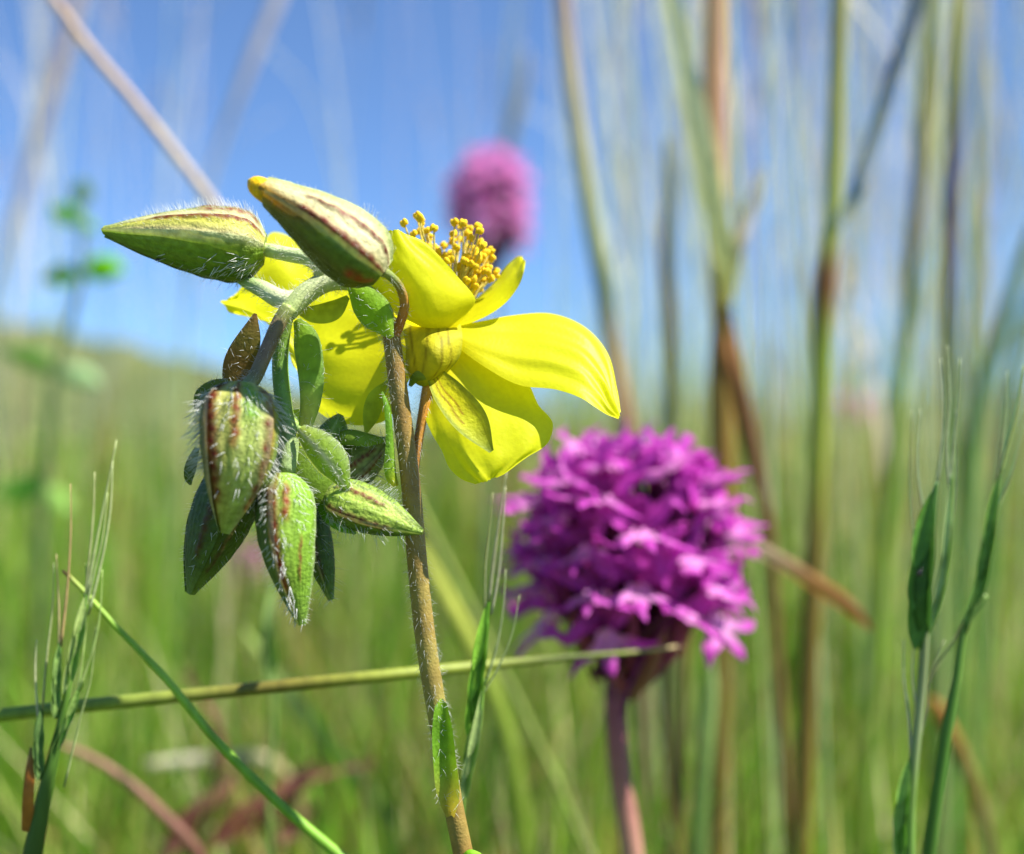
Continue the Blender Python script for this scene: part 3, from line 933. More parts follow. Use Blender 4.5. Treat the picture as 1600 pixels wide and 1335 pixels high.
insect(481, 304, 7.10, .022, 'tiny dark insect on the pale top of the yellow-tipped bud', -.5)
insect(246, 406, 7.52, .018, 'tiny dark insect under the left-pointing flat bud', .2)

# ------------------------------------------------------------------ orchids


def floret_meshes(seed, pale=False):
    """a pyramidal orchid floret at the origin, facing -Y with +Z up; about 0.8 cm across"""
    r = random.Random(seed)
    MAG = hx('bc42b0', 1.0)
    PALE = hx('f4b4ea', 1.0)
    DEEP = hx('8a1468', .8)
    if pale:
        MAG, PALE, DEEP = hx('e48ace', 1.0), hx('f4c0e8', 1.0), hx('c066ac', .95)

    def tepal(mb, pts, widths, cup, cols, up=(0, -1, .2)):
        p = cr(np.array(pts, float), 9)
        w = cr(np.array(widths, float)[:, None], 9)[:, 0]
        t = nrm(np.gradient(p, axis=0))
        upv = np.array(up, float)
        side = nrm(np.cross(t, upv))
        nn = np.cross(side, t)
        vv = np.linspace(-1, 1, 5)
        g = p[:, None] + side[:, None] * (w[:, None, None] * .5 * vv[None, :, None]) + nn[:, None] * (w[:, None, None] * cup * (vv ** 2)[None, :, None])
        c = np.repeat(cr(np.array(cols), 9)[:, None, :], 5, axis=1)
        mb.patch(g, c)
    j = lambda a=.04: r.uniform(-a, a)
    body = MB()
    # lateral sepals
    for s in (-1, 1):
        tepal(body, [(0, 0, 0), (s * .13, -.08, .08 + j()), (s * (.25 + j()), -.15 + j(), .16 + j(.08)), (s * (.35 + j()), -.16 + j(.06), .24 + j(.1))], [.06, .12, .10, .012], .25, [DEEP, MAG, MAG, MAG * 1.1])
    # hood of the top sepal and two petals
    tepal(body, [(0, .02, 0), (0, .02, .13), (0, -.07, .24 + j()), (0, -.19 + j(), .25 + j())], [.09, .17, .16, .02], -.3, [DEEP, MAG, MAG, MAG])
    for s in (-1, 1):
        tepal(body, [(s * .02, 0, 0), (s * .07, -.01, .12), (s * .07, -.09, .20), (s * .03, -.17, .22)], [.06, .11, .10, .02], -.2, [DEEP, MAG, MAG, MAG])
    # ovary and spur
    body.tube(cr(np.array([(0, 0, 0), (0, .12, -.06), (0, .36, -.20), (0, .62, -.36)]), 9), np.linspace(.045, .055, 9), hx('6a2f52', .75), n=6)
    body.tube(cr(np.array([(0, -.01, -.02), (j(), .16, -.16), (j(.08), .34, -.40), (j(.1), .42, -.62)]), 8), np.linspace(.022, .012, 8), hx('8a2a7a', .8), n=5)
    lip = MB()
    # three-lobed lip held out from the head, with two little guide plates at its base
    tepal(lip, [(0, 0, 0), (0, -.10, -.02), (0, -.18, -.06)], [.07, .15, .17], .12, [PALE, PALE, PALE * .6 + MAG * .4], up=(0, -.2, 1))
    tepal(lip, [(0, -.15, -.05), (0, -.24, -.09), (j(.02), -.34 + j(), -.15 + j()), (j(.05), -.42, -.22)], [.10, .125, .10, .012], -.2, [PALE, PALE * .5 + MAG * .5, MAG * 1.1, MAG], up=(0, -.2, 1))
    for s in (-1, 1):
        tepal(lip, [(s * .04, -.12, -.03), (s * .14, -.20, -.06), (s * (.26 + j()), -.25 + j(), -.09 + j(.06)), (s * (.36 + j()), -.27 + j(), -.10 + j(.08))], [.10, .14, .11, .012], -.2, [PALE, PALE * .45 + MAG * .55, MAG * 1.1, MAG], up=(0, -.2, 1))
        tepal(lip, [(s * .03, -.03, .01), (s * .035, -.09, .0), (s * .04, -.12, -.02)], [.02, .05, .02], .0, [PALE, PALE, PALE], up=(s, 0, 0))
    return body.mesh('floret', M_ORCHID), lip.mesh('lip', M_ORCHID)


FL = [floret_meshes(s) for s in range(6)]
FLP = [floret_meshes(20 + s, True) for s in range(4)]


def orchid(label, ctr, rx, hz, nfl, fsize, stem_pts, stem_w, d, seed, group='purple orchids'):
    """ctr: px, py of the head's middle; rx, hz half width and half height of the axis egg in cm"""
    r = random.Random(seed)
    c = at(ctr[0], ctr[1], d)
    st = [at(*p) for p in stem_pts]
    bx, by = st[-1][0], st[-1][1]
    root = thing('pyramidal_orchid', label, 'orchid', (bx, by, 0), group)
    pts = np.vstack([[c + np.array([0, 0, hz * .8])], [c], st, [[bx + .12, by, st[-1][2] * .5], [bx, by, 0]]])
    pi = cr(pts, 50)
    q = np.linspace(0, 1, 50)
    m = MB()
    rad = np.interp(q, [0, .12, .25, .32, .45, 1], [.02, .3 * rx * .5, stem_w * 1.5, stem_w, stem_w * .9, stem_w]) if True else None
    colr = cr(np.array([hx('6a2a5c', .7), hx('5c2a4c', .7), hx('8a4660', .85), hx('a06a64', .95), hx('b89074', 1.0), hx('9a9a58', .9)] if d < 20 else [hx('6a2a5c', .7), hx('7a6a50', .7), hx('8a9a50', .7), hx('8a9a50', .75), hx('8a9a50', .75)]), 50)
    m.tube(pi, rad, colr, n=12)
    m.build('stem', M_STEM, root)
    ga = math.pi * (3 - math.sqrt(5))
    for i in range(nfl):
        t = (i + .5) / nfl
        z = 1 - 1.62 * t                                   # from the top down past the widest ring
        rr = math.sqrt(max(0, 1 - z * z)) if z > 0 else 1 - .10 * z * z
        a = ga * i + r.uniform(-.25, .25)
        zz = z * hz + r.uniform(-.06, .06)
        rloc = rr * rx * (1 if z > -.2 else 1 + .2 * (z + .2)) * r.uniform(.90, 1.08)
        pos = c + np.array([math.cos(a) * rloc, math.sin(a) * rloc, zz])
        outw = Vector((math.cos(a) * max(rr, .25), math.sin(a) * max(rr, .25), max(-.25, .25 + .6 * z))).normalized()
        yax = -outw
        zax = (Vector((0, 0, 1)) - yax * yax.z)
        zax = zax.normalized() if zax.length > .05 else Vector((0, 1, 0))
        xax = yax.cross(zax)
        mt = Matrix((xax, yax, zax)).transposed().to_4x4()
        mt = mt @ Matrix.Rotation(r.uniform(-.45, .45), 4, 'Y') @ Matrix.Rotation(r.uniform(-.35, .35), 4, 'Z') @ Matrix.Rotation(r.uniform(-.3, .3), 4, 'X')
        s = fsize * r.uniform(.85, 1.12) * (.62 if t < .08 else .8 if t < .2 else 1)
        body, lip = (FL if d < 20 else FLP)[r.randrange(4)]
        o = bpy.data.objects.new('floret', body)
        C.objects.link(o)
        o.parent = root
        o.matrix_parent_inverse = Matrix.Translation(-Vector((bx, by, 0)))
        o.matrix_basis = Matrix.Translation(Vector(pos)) @ mt @ Matrix.Scale(s, 4)
        l = bpy.data.objects.new('lip', lip)
        C.objects.link(l)
        l.parent = o
        if z < .15:                                      # the twisted ovary that carries a lower floret out from the stem
            ov = MB()
            lowp = np.array([c[0] + math.cos(a) * .06, c[1] + math.sin(a) * .06, c[2] - hz * (1.0 + .45 * r.random())])
            ov.tube(cr(np.array([pos + np.array([math.cos(a), math.sin(a), 0]) * -.1, pos * .5 + lowp * .5 + np.array([math.cos(a) * .06, math.sin(a) * .06, -.10]), lowp]), 8), np.linspace(.034, .042, 8) * fsize, hx(r.choice(['a85080', '9a4a70', 'b0607c', 'a87868']), 1.1), n=6)
            ov.build('ovary', M_ORCHID, root)
    return root


orchid('large sunlit magenta orchid head on a reddish stem behind the yellow flower', (980, 862), .86, 1.08, 50, 1.42,
       [(968, 1010, 11.5), (962, 1100, 11.5), (968, 1200, 11.5), (988, 1335, 11.5)], .125, 11.5, 3)
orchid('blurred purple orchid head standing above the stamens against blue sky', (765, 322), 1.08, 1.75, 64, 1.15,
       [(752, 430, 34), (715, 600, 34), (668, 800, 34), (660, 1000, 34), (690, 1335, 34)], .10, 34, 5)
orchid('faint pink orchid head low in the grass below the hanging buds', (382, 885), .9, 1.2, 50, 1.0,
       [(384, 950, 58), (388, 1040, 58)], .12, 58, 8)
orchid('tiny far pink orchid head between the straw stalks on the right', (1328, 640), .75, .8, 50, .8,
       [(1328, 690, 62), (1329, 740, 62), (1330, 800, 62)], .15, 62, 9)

# ------------------------------------------------------------------ bearded grass ears close to the camera


def grass_ear(label, stem, stem_w, stem_cols, spikes, awns, d, group=None, extras=()):
    st = pxpts(stem)
    base = (st[-1][0], st[-1][1], 0)
    root = thing('grass_ear', label, 'grass', base, 'bearded grass ears near the flower')
    pts = np.vstack([st, [[st[-1][0] - .06, st[-1][1], st[-1][2] * .5], list(base)]])
    pi = cr(pts, 50)
    m = MB()
    w = np.concatenate([cr(np.asarray(stem_w, float)[:, None], 40)[:, 0], np.full(10, stem_w[-1])]) / 2 * k(d)
    m.tube(pi, w, cr(np.array([hx(h, .75) for h in stem_cols]), 50), n=10)
    m.build('stem', M_STRAW, root)
    sp_objs = []
    for (sp_, ws, c1, c2) in spikes:
        # a spikelet: overlapping keeled scales laid along its axis
        axis = pxpts(sp_, 30)
        m = MB()
        dd = np.mean([q[2] for q in sp_])
        wmax = max(ws)
        rr = cr(np.asarray(ws, float)[:, None], 30)[:, 0] / 2 * k(dd)
        m.tube(axis, np.maximum(rr * .62, .002), hx(c1, .9), n=8)
        o = m.build('spikelet', M_EAR, root)
        nl = 5
        for s in range(nl):
            u0 = s / nl * .62
            u1 = min(1, u0 + .46)
            sg = 1 if s % 2 else -1
            seg = [sp_[0]] if False else None
            idx = np.linspace(u0, u1, 5) * 29
            cpt = cr(np.array(sp_, float), 30)
            spine = []
            for q_, ii in enumerate(idx):
                pnt = cpt[int(min(29, ii))]
                t_ = cpt[min(29, int(ii) + 1)] - cpt[max(0, int(ii) - 1)]
                n2 = np.array([-t_[1], t_[0]]) / (math.hypot(t_[0], t_[1]) + 1e-6)
                offp = sg * wmax * .20 * (1 - .5 * q_ / 4)
                spine.append((pnt[0] + n2[0] * offp, pnt[1] + n2[1] * offp, pnt[2] - .03 - .012 * s))
            m2 = MB()
            cc = c1 if sg > 0 else c2
            leaf(m2, spine, [wmax * .08, wmax * .46, wmax * .52, wmax * .36, 2], np.array([hx(cc, 1.0)] * 3 + [hx(c2, 1.0)] * 2), sg * 25, -.3, n=14, nv=7, edge=hx(c2, .8))
            m2.build('scale', M_EAR, o)
        sp_objs.append(o)
    for (aw, r0, col, si) in awns:
        m = MB()
        p = pxpts(aw, 14)
        dd = np.mean([q[2] for q in aw])
        m.tube(p, np.linspace(r0, r0 * .35, 14) * k(dd), hx(col, 1.0), n=5)
        m.build('awn', M_EAR, sp_objs[si] if si is not None else root)
    for (nm, sp_, ws, cols, roll) in extras:
        m = MB()
        leaf(m, sp_, ws, np.array([hx(h, .75) for h in cols]), roll, .25)
        m.build(nm, M_EAR, root)
    return root


D = 8.2
grass_ear('bearded green grass ear at the left with dark stem and orange sheath',
          [(120, 990, D), (104, 1090, D), (84, 1180, D), (66, 1260, D), (50, 1340, D)], [6, 12, 20, 28, 32], ['86a848', '5f8a34', '54782e', '4a6a2a', '54782e'],
          [([(104, 1085, D), (116, 1020, D), (128, 970, D), (136, 925, D)], [14, 28, 26, 6], '6f9a3a', 'b4c878'),
           ([(88, 1122, D), (88, 1080, D), (90, 1040, D), (94, 1000, D)], [12, 22, 20, 5], '56803a', '8fae5c'),
           ([(82, 1185, D), (100, 1140, D), (114, 1105, D), (124, 1072, D)], [12, 20, 18, 5], '5a8a34', '9ab860'),
           ([(64, 1218, D), (60, 1180, D), (62, 1140, D), (66, 1105, D)], [12, 26, 22, 5], '4a7034', '7a9a54')],
          [([(136, 930, D), (150, 850, D), (166, 770, D), (182, 688, D)], 2.6, 'b8c488', 0), ([(132, 945, D), (140, 870, D), (146, 800, D), (148, 738, D)], 2.4, 'b8bc84', 0),
           ([(138, 960, D), (158, 880, D), (172, 800, D), (176, 720, D)], 2.4, 'c2cc94', 0), ([(128, 980, D), (146, 900, D), (160, 840, D), (168, 770, D)], 2.2, 'b4c284', 0),
           ([(95, 1010, D), (104, 930, D), (110, 840, D), (110, 756, D)], 2.4, 'b89c6c', 1), ([(92, 1020, D), (92, 960, D), (90, 910, D), (88, 866, D)], 2.2, 'b8a878', 1),
           ([(124, 1080, D), (146, 1010, D), (156, 960, D), (160, 890, D)], 2.2, 'a8c070', 2), ([(122, 1085, D), (132, 1000, D), (136, 940, D), (134, 880, D)], 2.0, 'a8c070', 2),
           ([(66, 1110, D), (74, 1020, D), (82, 950, D), (84, 880, D)], 2.0, 'b0b880', 3), ([(60, 1130, D), (56, 1080, D), (55, 1040, D), (57, 1000, D)], 2.0, 'c8c8a0', 3),
           ([(100, 1230, D), (126, 1120, D), (142, 1060, D), (150, 980, D)], 1.8, 'a8b878', 2)], D,
          extras=[('sheath', [(42, 1300, D - .05), (42, 1250, D - .08), (46, 1200, D - .05), (48, 1168, D)], [20, 18, 14, 4], ['a86a24', 'c07a2c', 'b0702a', '8a8a40'], 20)])
D = 8.25
grass_ear('bearded green grass ear standing between the brown stem and the magenta orchid',
          [(738, 1120, D), (730, 1180, D), (722, 1260, D), (716, 1340, D)], [8, 11, 13, 14], ['8fae50', '7a9c40', '6a8c38', '6a8c38', '6a8c38'],
          [([(736, 1150, D), (742, 1080, D), (752, 1010, D), (764, 935, D)], [12, 34, 32, 6], '52841e', '86b83c'),
           ([(722, 1262, D), (730, 1210, D), (744, 1150, D), (758, 1060, D)], [8, 26, 22, 5], '7aa040', 'a8bc74')],
          [([(764, 940, D), (772, 870, D), (782, 800, D), (792, 735, D)], 2.8, 'a8a888', 0), ([(768, 960, D), (780, 890, D), (786, 820, D), (790, 760, D)], 2.4, 'b4b494', 0),
           ([(758, 960, D), (758, 890, D), (764, 830, D), (770, 770, D)], 2.2, '9aa070', 0), ([(758, 1070, D), (776, 1010, D), (786, 950, D), (790, 890, D)], 2.4, 'a8b480', 1),
           ([(752, 1090, D), (780, 1040, D), (800, 990, D), (812, 930, D)], 1.8, 'a8b480', 1)], D)
D = 8.7
grass_ear('plump dark green bearded ear with pale midrib at the right edge of the meadow',
          [(1450, 900, D), (1444, 1010, D), (1438, 1090, D), (1428, 1190, D), (1422, 1260, D), (1420, 1340, D)], [8, 14, 14, 16, 18, 22], ['9aa870', '9aa870', 'a8b880', '8fae5c', '86b050', '5a8030', '5a8030'],
          [([(1440, 1015, D), (1436, 930, D), (1446, 840, D), (1464, 752, D)], [14, 56, 48, 8], '44702a', '5a8a34'),
           ([(1448, 1000, D), (1470, 920, D), (1482, 830, D), (1486, 740, D)], [8, 22, 20, 6], '7aa048', 'a4bc78'),
           ([(1408, 1345, D), (1406, 1290, D), (1414, 1230, D), (1424, 1180, D)], [26, 34, 26, 6], '568a2c', '86b050')],
          [([(1464, 756, D), (1472, 690, D), (1474, 620, D), (1470, 560, D)], 2.6, 'b4bc94', 0), ([(1450, 830, D), (1436, 760, D), (1434, 700, D), (1438, 640, D)], 2.2, 'b4bc94', 0),
           ([(1436, 900, D), (1424, 800, D), (1422, 720, D), (1424, 640, D)], 2.2, 'a8b080', 0), ([(1484, 760, D), (1490, 690, D), (1496, 630, D), (1500, 560, D)], 2.4, 'b8c490', 1),
           ([(1486, 800, D), (1480, 700, D), (1484, 620, D), (1480, 540, D)], 2.2, 'b8c098', 1), ([(1470, 900, D), (1490, 800, D), (1494, 720, D), (1492, 640, D)], 2.0, 'b0bc88', 1),
           ([(1424, 1185, D), (1420, 1120, D), (1412, 1060, D), (1412, 1000, D)], 2.4, 'b8bca0', 2), ([(1426, 1190, D), (1432, 1120, D), (1426, 1060, D), (1428, 1000, D)], 2.2, 'c2c4ac', 2),
           ([(1430, 1180, D), (1448, 1110, D), (1452, 1060, D), (1476, 1000, D)], 1.8, 'a8a884', 2)], D)
D = 9.0
grass_ear('slender dark green ear leaning out to the right edge',
          [(1540, 930, D), (1512, 970, D), (1494, 1060, D), (1478, 1150, D), (1450, 1345, D)], [10, 12, 15, 20, 22], ['86a850', '6f9a44', '5f9038', '5a8a34', '4f7a2c', '4f7a2c'],
          [([(1526, 950, D), (1536, 890, D), (1550, 810, D), (1562, 736, D)], [10, 30, 30, 6], '3e6a26', '6f9a40'),
           ([(1504, 1000, D), (1512, 970, D), (1520, 940, D), (1528, 900, D)], [6, 14, 12, 4], '4a7030', '7aa048')],
          [([(1562, 740, D), (1576, 690, D), (1588, 640, D), (1600, 570, D)], 3.6, 'a8bc74', 0), ([(1558, 760, D), (1566, 700, D), (1572, 640, D), (1574, 580, D)], 2.4, 'a8b884', 0),
           ([(1556, 800, D), (1580, 740, D), (1592, 690, D), (1604, 640, D)], 2.2, 'a8b884', 0), ([(1520, 950, D), (1484, 1010, D), (1460, 1050, D), (1440, 1090, D)], 1.8, 'a89c74', 1)], D)
D = 12.5
grass_ear('small out-of-focus green ear below the hanging buds',
          [(424, 1060, D), (428, 1120, D), (420, 1230, D), (422, 1340, D)], [8, 9, 9, 10], ['86a854', '86a854', '7a9c48', '6f9440'],
          [([(424, 1070, D), (420, 1010, D), (424, 960, D), (428, 905, D)], [8, 30, 28, 6], '7aa048', 'a0bc70'),
           ([(414, 1050, D), (410, 1010, D), (412, 980, D), (416, 950, D)], [5, 14, 12, 4], '4f7434', '6f9048')],
          [([(428, 910, D), (430, 870, D), (432, 830, D), (430, 790, D)], 2.4, 'a8b884', 0), ([(424, 930, D), (418, 890, D), (416, 860, D), (418, 830, D)], 2.2, 'a8b884', 0)], D)
insect(1437, 896, 8.52, .03, 'tiny dark fly on the plump green ear at the right', 1.2)

# ------------------------------------------------------------------ single blades and stalks close by


def blade(name, label, cat, spine, widths, cols, roll=25, cup=.25, ground=True, mat=None, tube=False, group=None):
    sp_ = list(spine)
    w = list(widths)
    p = [at(*q) for q in sp_]
    base = (p[-1][0], p[-1][1], 0)
    o = thing(name, label, cat, base if ground else tuple(p[-1]), group)
    m = MB()
    if tube:
        d = np.array([q[2] for q in sp_], float)
        r = np.asarray(w, float) / 2 * np.array([k(x) for x in d])
        pts = list(p)
        if ground:
            dz = p[-1] - p[-2]
            sl = np.clip(dz[0] / max(.05, -dz[2]), -1.2, 1.2) * p[-1][2]
            pts.append([p[-1][0] + sl * .42, p[-1][1], p[-1][2] * .5])
            pts.append([p[-1][0] + sl * .6, p[-1][1], 0.0])
            r = np.concatenate([r, [r[-1], r[-1] * 1.1]])
            cols = list(cols) + [cols[-1]] * 2
        n = 60
        m.tube(cr(np.array(pts), n), cr(r[:, None], n)[:, 0], cr(np.array([hx(h, 1.1) for h in cols]), n), n=10)
    else:
        if ground:
            x, y, d = sp_[-1]
            dx, dy = x - sp_[-2][0], y - sp_[-2][1]
            yg = 667.5 + (CAMZ + d * FW[2]) / (k(d) * UP[2])
            sp_.append((x + dx * .5, (y + yg) / 2, d))
            sp_.append((x + dx * .7, yg, d))
            w += [w[-1], w[-1] * .8]
            cols = list(cols) + [cols[-1]] * 2
        leaf(m, sp_, w, np.array([hx(h, .75) for h in cols]), roll, cup, n=44, nv=7)
    m.build('blade' if not tube else 'culm', mat or (M_EAR if not tube else M_STRAW), o)
    return o


b1 = blade('grass_leaf', 'thin bright green blade slanting across the lower left, pink at its tip', 'grass', [(98, 892, 8.3), (112, 905, 8.3), (180, 978, 8.3), (260, 1062, 8.3), (340, 1160, 8.35), (430, 1250, 8.4), (540, 1345, 8.4)],
           [4, 7, 9, 12, 14, 15, 17], ['b06a50', '9aaa48', '86ae38', '8cb43e', '7aa432', '74a030', '7aa834'], tube=True)
b2 = blade('grass_stalk', 'horizontal green stalk crossing behind the brown stem to the orchid', 'grass', [(1066, 1010, 10.4), (980, 1020, 10.1), (880, 1028, 9.7), (740, 1042, 9.2), (600, 1056, 8.9), (420, 1074, 8.8), (200, 1096, 8.7), (0, 1118, 8.7), (-160, 1140, 8.7), (-320, 1240, 8.7)],
           [5, 7, 11, 17, 19, 20, 21, 21, 22, 22], ['b8a878', '7a8440', '4f5a24', '808c32', '828c32', '6a6428', '80903a', '748c30', '748c30', '748c30'], tube=True)  # darkest stretch, before the orchid, is shadow painted into the stalk
blade('bent_dry_leaf', 'bent tan dry leaf beside the orchid on its right', 'leaf', [(1362, 985, 13), (1320, 945, 13), (1265, 908, 13), (1208, 872, 13.1), (1150, 848, 13.2), (1110, 870, 13.3), (1080, 960, 13.4), (1070, 1100, 13.4)],
      [5, 26, 26, 24, 20, 16, 14, 12], ['b87a44', 'c08a50', 'c89458', 'd8bc90', 'd8c4a0', 'b08a58', '9a7a48', '8a7a40'], 20)
blade('dry_stalk', 'pinkish bent dry stalk low in the left grass', 'grass', [(92, 1164, 13), (130, 1178, 13), (200, 1222, 13), (258, 1276, 13), (300, 1320, 13), (330, 1370, 13)], [7, 11, 14, 17, 19, 20], ['94705c', '8c6654', '86604c', '764e3e', '684434', '603e30'], tube=True)
blade('grass_leaf', 'pale yellow-green blade leaning behind the brown stem', 'grass', [(655, 850, 16), (690, 920, 16), (725, 985, 16), (770, 1080, 16), (800, 1180, 16)], [14, 28, 30, 30, 28], ['c8cc60', 'c4cc58', 'b4c04c', '9ab040', '8aa43a'], 10)
blade('grass_leaf', 'blue-green upright blade under the right of the orchid head', 'grass', [(1112, 1020, 14), (1110, 1080, 14), (1104, 1150, 14), (1098, 1230, 14)], [8, 24, 28, 26], ['b4cc78', 'a8c470', '9cb864', '8cac58'], 10)
blade('grass_leaf', 'bright blade slanting through the lower left grass', 'grass', [(380, 985, 18), (450, 1080, 18), (520, 1170, 18), (600, 1270, 18)], [10, 24, 28, 28], ['a4b85c', '9cb458', '8fae4c', '86a844'], 15)
blade('grass_leaf', 'orange withered blade at the lower right corner', 'grass', [(1455, 1090, 15), (1470, 1115, 15), (1500, 1170, 15), (1530, 1250, 15), (1550, 1330, 15)], [12, 24, 22, 22, 20], ['c0803c', 'b8803c', 'a88a44', '9a8a48', '8a8a44'], 10)
blade('grass_leaf', 'brown withered blade rising right of the orchid stem', 'grass', [(1030, 1000, 16), (1040, 1100, 16), (1050, 1200, 16), (1060, 1330, 16)], [10, 18, 20, 22], ['a88a58', 'a08450', '9a7e4c', '8a7a48'], 20)

# dead brown leaves lying in the grass at the lower left
dl = thing('dead_leaf', 'withered purple-brown leaf cluster lying in the lower left grass', 'leaf', tuple(at(390, 1330, 15.5)))
for i, (s_, w_) in enumerate([([(250, 1345, 15), (290, 1290, 15.2), (340, 1240, 15.3), (365, 1205, 15.5)], [16, 44, 36, 6]),
                              ([(300, 1340, 15), (370, 1280, 15.2), (440, 1228, 15.4), (500, 1190, 15.6)], [14, 40, 34, 6]),
                              ([(380, 1330, 15.2), (430, 1250, 15.5), (480, 1215, 15.7), (590, 1190, 16)], [10, 36, 28, 5]),
                              ([(420, 1345, 15.2), (440, 1300, 15.5), (470, 1270, 15.7), (500, 1262, 16)], [10, 30, 24, 5]),
                              ([(280, 1345, 15.4), (340, 1180, 15.8), (330, 1120, 16), (290, 1050, 16.2)], [8, 16, 12, 3])]):
    m = MB()
    leaf(m, s_, w_, np.array([hx('5a3426', .6), hx('7a4a38', .6), hx('8a5a48', .6), hx('6a4030', .6)]), 20 + 12 * i, .3, ruffle=.08)
    m.build('leaflet', M_EAR, dl)
blade('dry_stalk', 'pale dry stalk lying flat in the lower left grass', 'grass', [(230, 1196, 19), (290, 1190, 19), (350, 1186, 19), (420, 1190, 19.2), (460, 1230, 19.4), (480, 1320, 19.4)], [16, 22, 22, 18, 14, 12], ['b8b090', 'c2bca0', 'b8b090', 'a8a078', '9a9060', '8a8a50'], tube=True)

# ------------------------------------------------------------------ leafy seedling far left
lp = at(70, 760, 26)
seed = thing('leafy_herb', 'out-of-focus herb with small bright green paired leaves at the left', 'plant', (lp[0], lp[1], 0))
m = MB()
pts = np.vstack([pxpts([(124, 285, 26), (126, 340, 26), (128, 420, 26), (110, 500, 26), (84, 600, 26), (70, 760, 26)]), [[lp[0] - .1, lp[1], lp[2] * .5], [lp[0], lp[1], 0]]])
m.tube(cr(pts, 40), np.linspace(.05, .13, 40), hx('7a8f58', .75), n=8)
m.build('stem', M_STRAW, seed)
for s_, w_, c_ in [([(128, 424, 26), (145, 420, 25.8), (170, 418, 25.7), (196, 424, 25.7)], [10, 42, 40, 8], '7ac81e'), ([(126, 432, 26), (105, 430, 26.2), (84, 436, 26.3), (62, 440, 26.4)], [8, 32, 30, 6], '5f9a2c'),
                   ([(126, 350, 26), (112, 340, 25.8), (96, 334, 25.7), (78, 325, 25.6)], [8, 34, 32, 6], '74b828'), ([(124, 320, 26), (126, 305, 26), (128, 292, 26), (128, 280, 26)], [8, 30, 26, 6], '6a9a3c'),
                   ([(128, 352, 26), (136, 352, 26.2), (142, 356, 26.3), (150, 362, 26.4)], [6, 22, 18, 4], '7ab030'), ([(88, 585, 26), (60, 566, 26), (30, 556, 26), (0, 548, 26)], [8, 34, 32, 6], '7fa850'),
                   ([(90, 580, 26), (110, 582, 25.7), (135, 590, 25.6), (158, 602, 25.5)], [8, 34, 32, 6], '9ab880'), ([(74, 740, 26), (50, 760, 26), (20, 770, 26), (-10, 772, 26)], [8, 40, 40, 8], '86c050'),
                   ([(74, 760, 26), (90, 776, 26), (100, 790, 26), (110, 800, 26)], [8, 30, 26, 6], '86b050')]:
    m = MB()
    leaf(m, s_, w_, hx(c_, 1.1), 15, .15)
    m.build('leaf', M_LEAF, seed)

# ------------------------------------------------------------------ tall straw stalks one can pick out behind
STK = 'tall grass stalks behind the flowers'


def stalk(label, pts, widths, cols, d, extra=(), head=None):
    sp_ = [(x, y, d) for x, y in pts]
    o = blade('grass_stalk', label, 'grass', sp_, widths, cols, tube=True, group=STK)
    for (s2, w2, c2, roll) in extra:
        m = MB()
        leaf(m, [(x, y, d - .5 * min(1, i)) for i, (x, y) in enumerate(s2)], w2, np.array([hx(h, 1.0) for h in c2]), roll, .3, n=30, nv=7)
        m.build('leaf', M_EAR, o)
    return o


def up(pts, n=1):
    """continue a line of pixels above the frame"""
    (x0, y0), (x1, y1) = pts[0], pts[1]
    return [(x0 - (x1 - x0) * .9, y0 - (y1 - y0) * .9 - 200)] + pts


stalk('thick pale stalk with a broad yellow-green leaf folding out from its node', up([(1118, 0), (1116, 200), (1118, 330), (1128, 490), (1126, 620), (1128, 740), (1126, 900)]), [34, 36, 38, 36, 32, 42, 40, 34],
      ['c09a74', 'c29c78', 'c09470', 'c8b070', '8a7030', '8a7434', '8a6a30', '7a6a30'], 17,
      [([(1134, 500), (1128, 420), (1104, 300), (1076, 160), (1044, 0), (1000, -160)], [8, 40, 46, 42, 34, 20], ['a8a060', 'ccd088', 'd4d898', 'd8dcac', 'd4d8b0', 'c8cca0'], 30),
       ([(1136, 500), (1150, 580), (1172, 680), (1195, 780), (1206, 860)], [24, 30, 28, 22, 10], ['a07038', '96622e', '8a5c30', '7a5430', '7a5a34'], 20),
       ([(1136, 470), (1146, 400), (1168, 330), (1194, 262)], [12, 22, 24, 12], ['b8a878', 'c8b898', 'd0c8b8', 'e8e4d8'], 20)])  # the whitening towards this leaf's tip is a painted glint
stalk('stalk leaning left at the top and browning towards its base, right of the far orchid', up([(880, 0), (900, 180), (932, 380), (946, 470), (960, 560), (980, 680), (990, 850)]), [22, 24, 28, 32, 28, 26, 26, 24],
      ['b09070', 'b89c7c', 'b4ac84', 'a0a880', '6a7860', 'b09468', 'a07c60', '8a7a58'], 19)
stalk('short dark green-grey stalk ending in a narrow point', [(1043, 215), (1044, 300), (1042, 400), (1048, 500), (1050, 600), (1050, 760)], [8, 16, 22, 22, 20, 20], ['6a7468', '5c6858', '545c48', '6a6040', '5c6038', '5c6038'], 19)
stalk('straight yellow-green stalk with a dark brown node half way', up([(1312, 0), (1306, 200), (1298, 370), (1290, 440), (1284, 540), (1280, 700), (1272, 860)]), [24, 26, 27, 28, 32, 30, 26, 30],
      ['9a9a6a', 'a09c60', 'a4a860', 'a0a858', '7a5028', '8a9a34', '96a038', '7a6a2c'], 15.5,
      [([(1298, 360), (1330, 310), (1360, 225), (1392, 120), (1424, 20), (1450, -120)], [14, 24, 26, 24, 24, 18], ['8a9a8a', '8a98a0', 'a0a8a8', '74808c', '6f7c8c', '6a7684'], 20)])  # lighter spot along the grey-blue leaf is a painted glint
stalk('olive stalk tilting slightly, dark towards the middle', up([(1456, 0), (1448, 160), (1432, 330), (1420, 480), (1408, 600), (1396, 720)]), [24, 24, 24, 24, 22, 22, 22], ['b0b070', 'b4b474', 'a8a060', '8a8468', '7a8a60', '96ac50', '86a040'], 20)
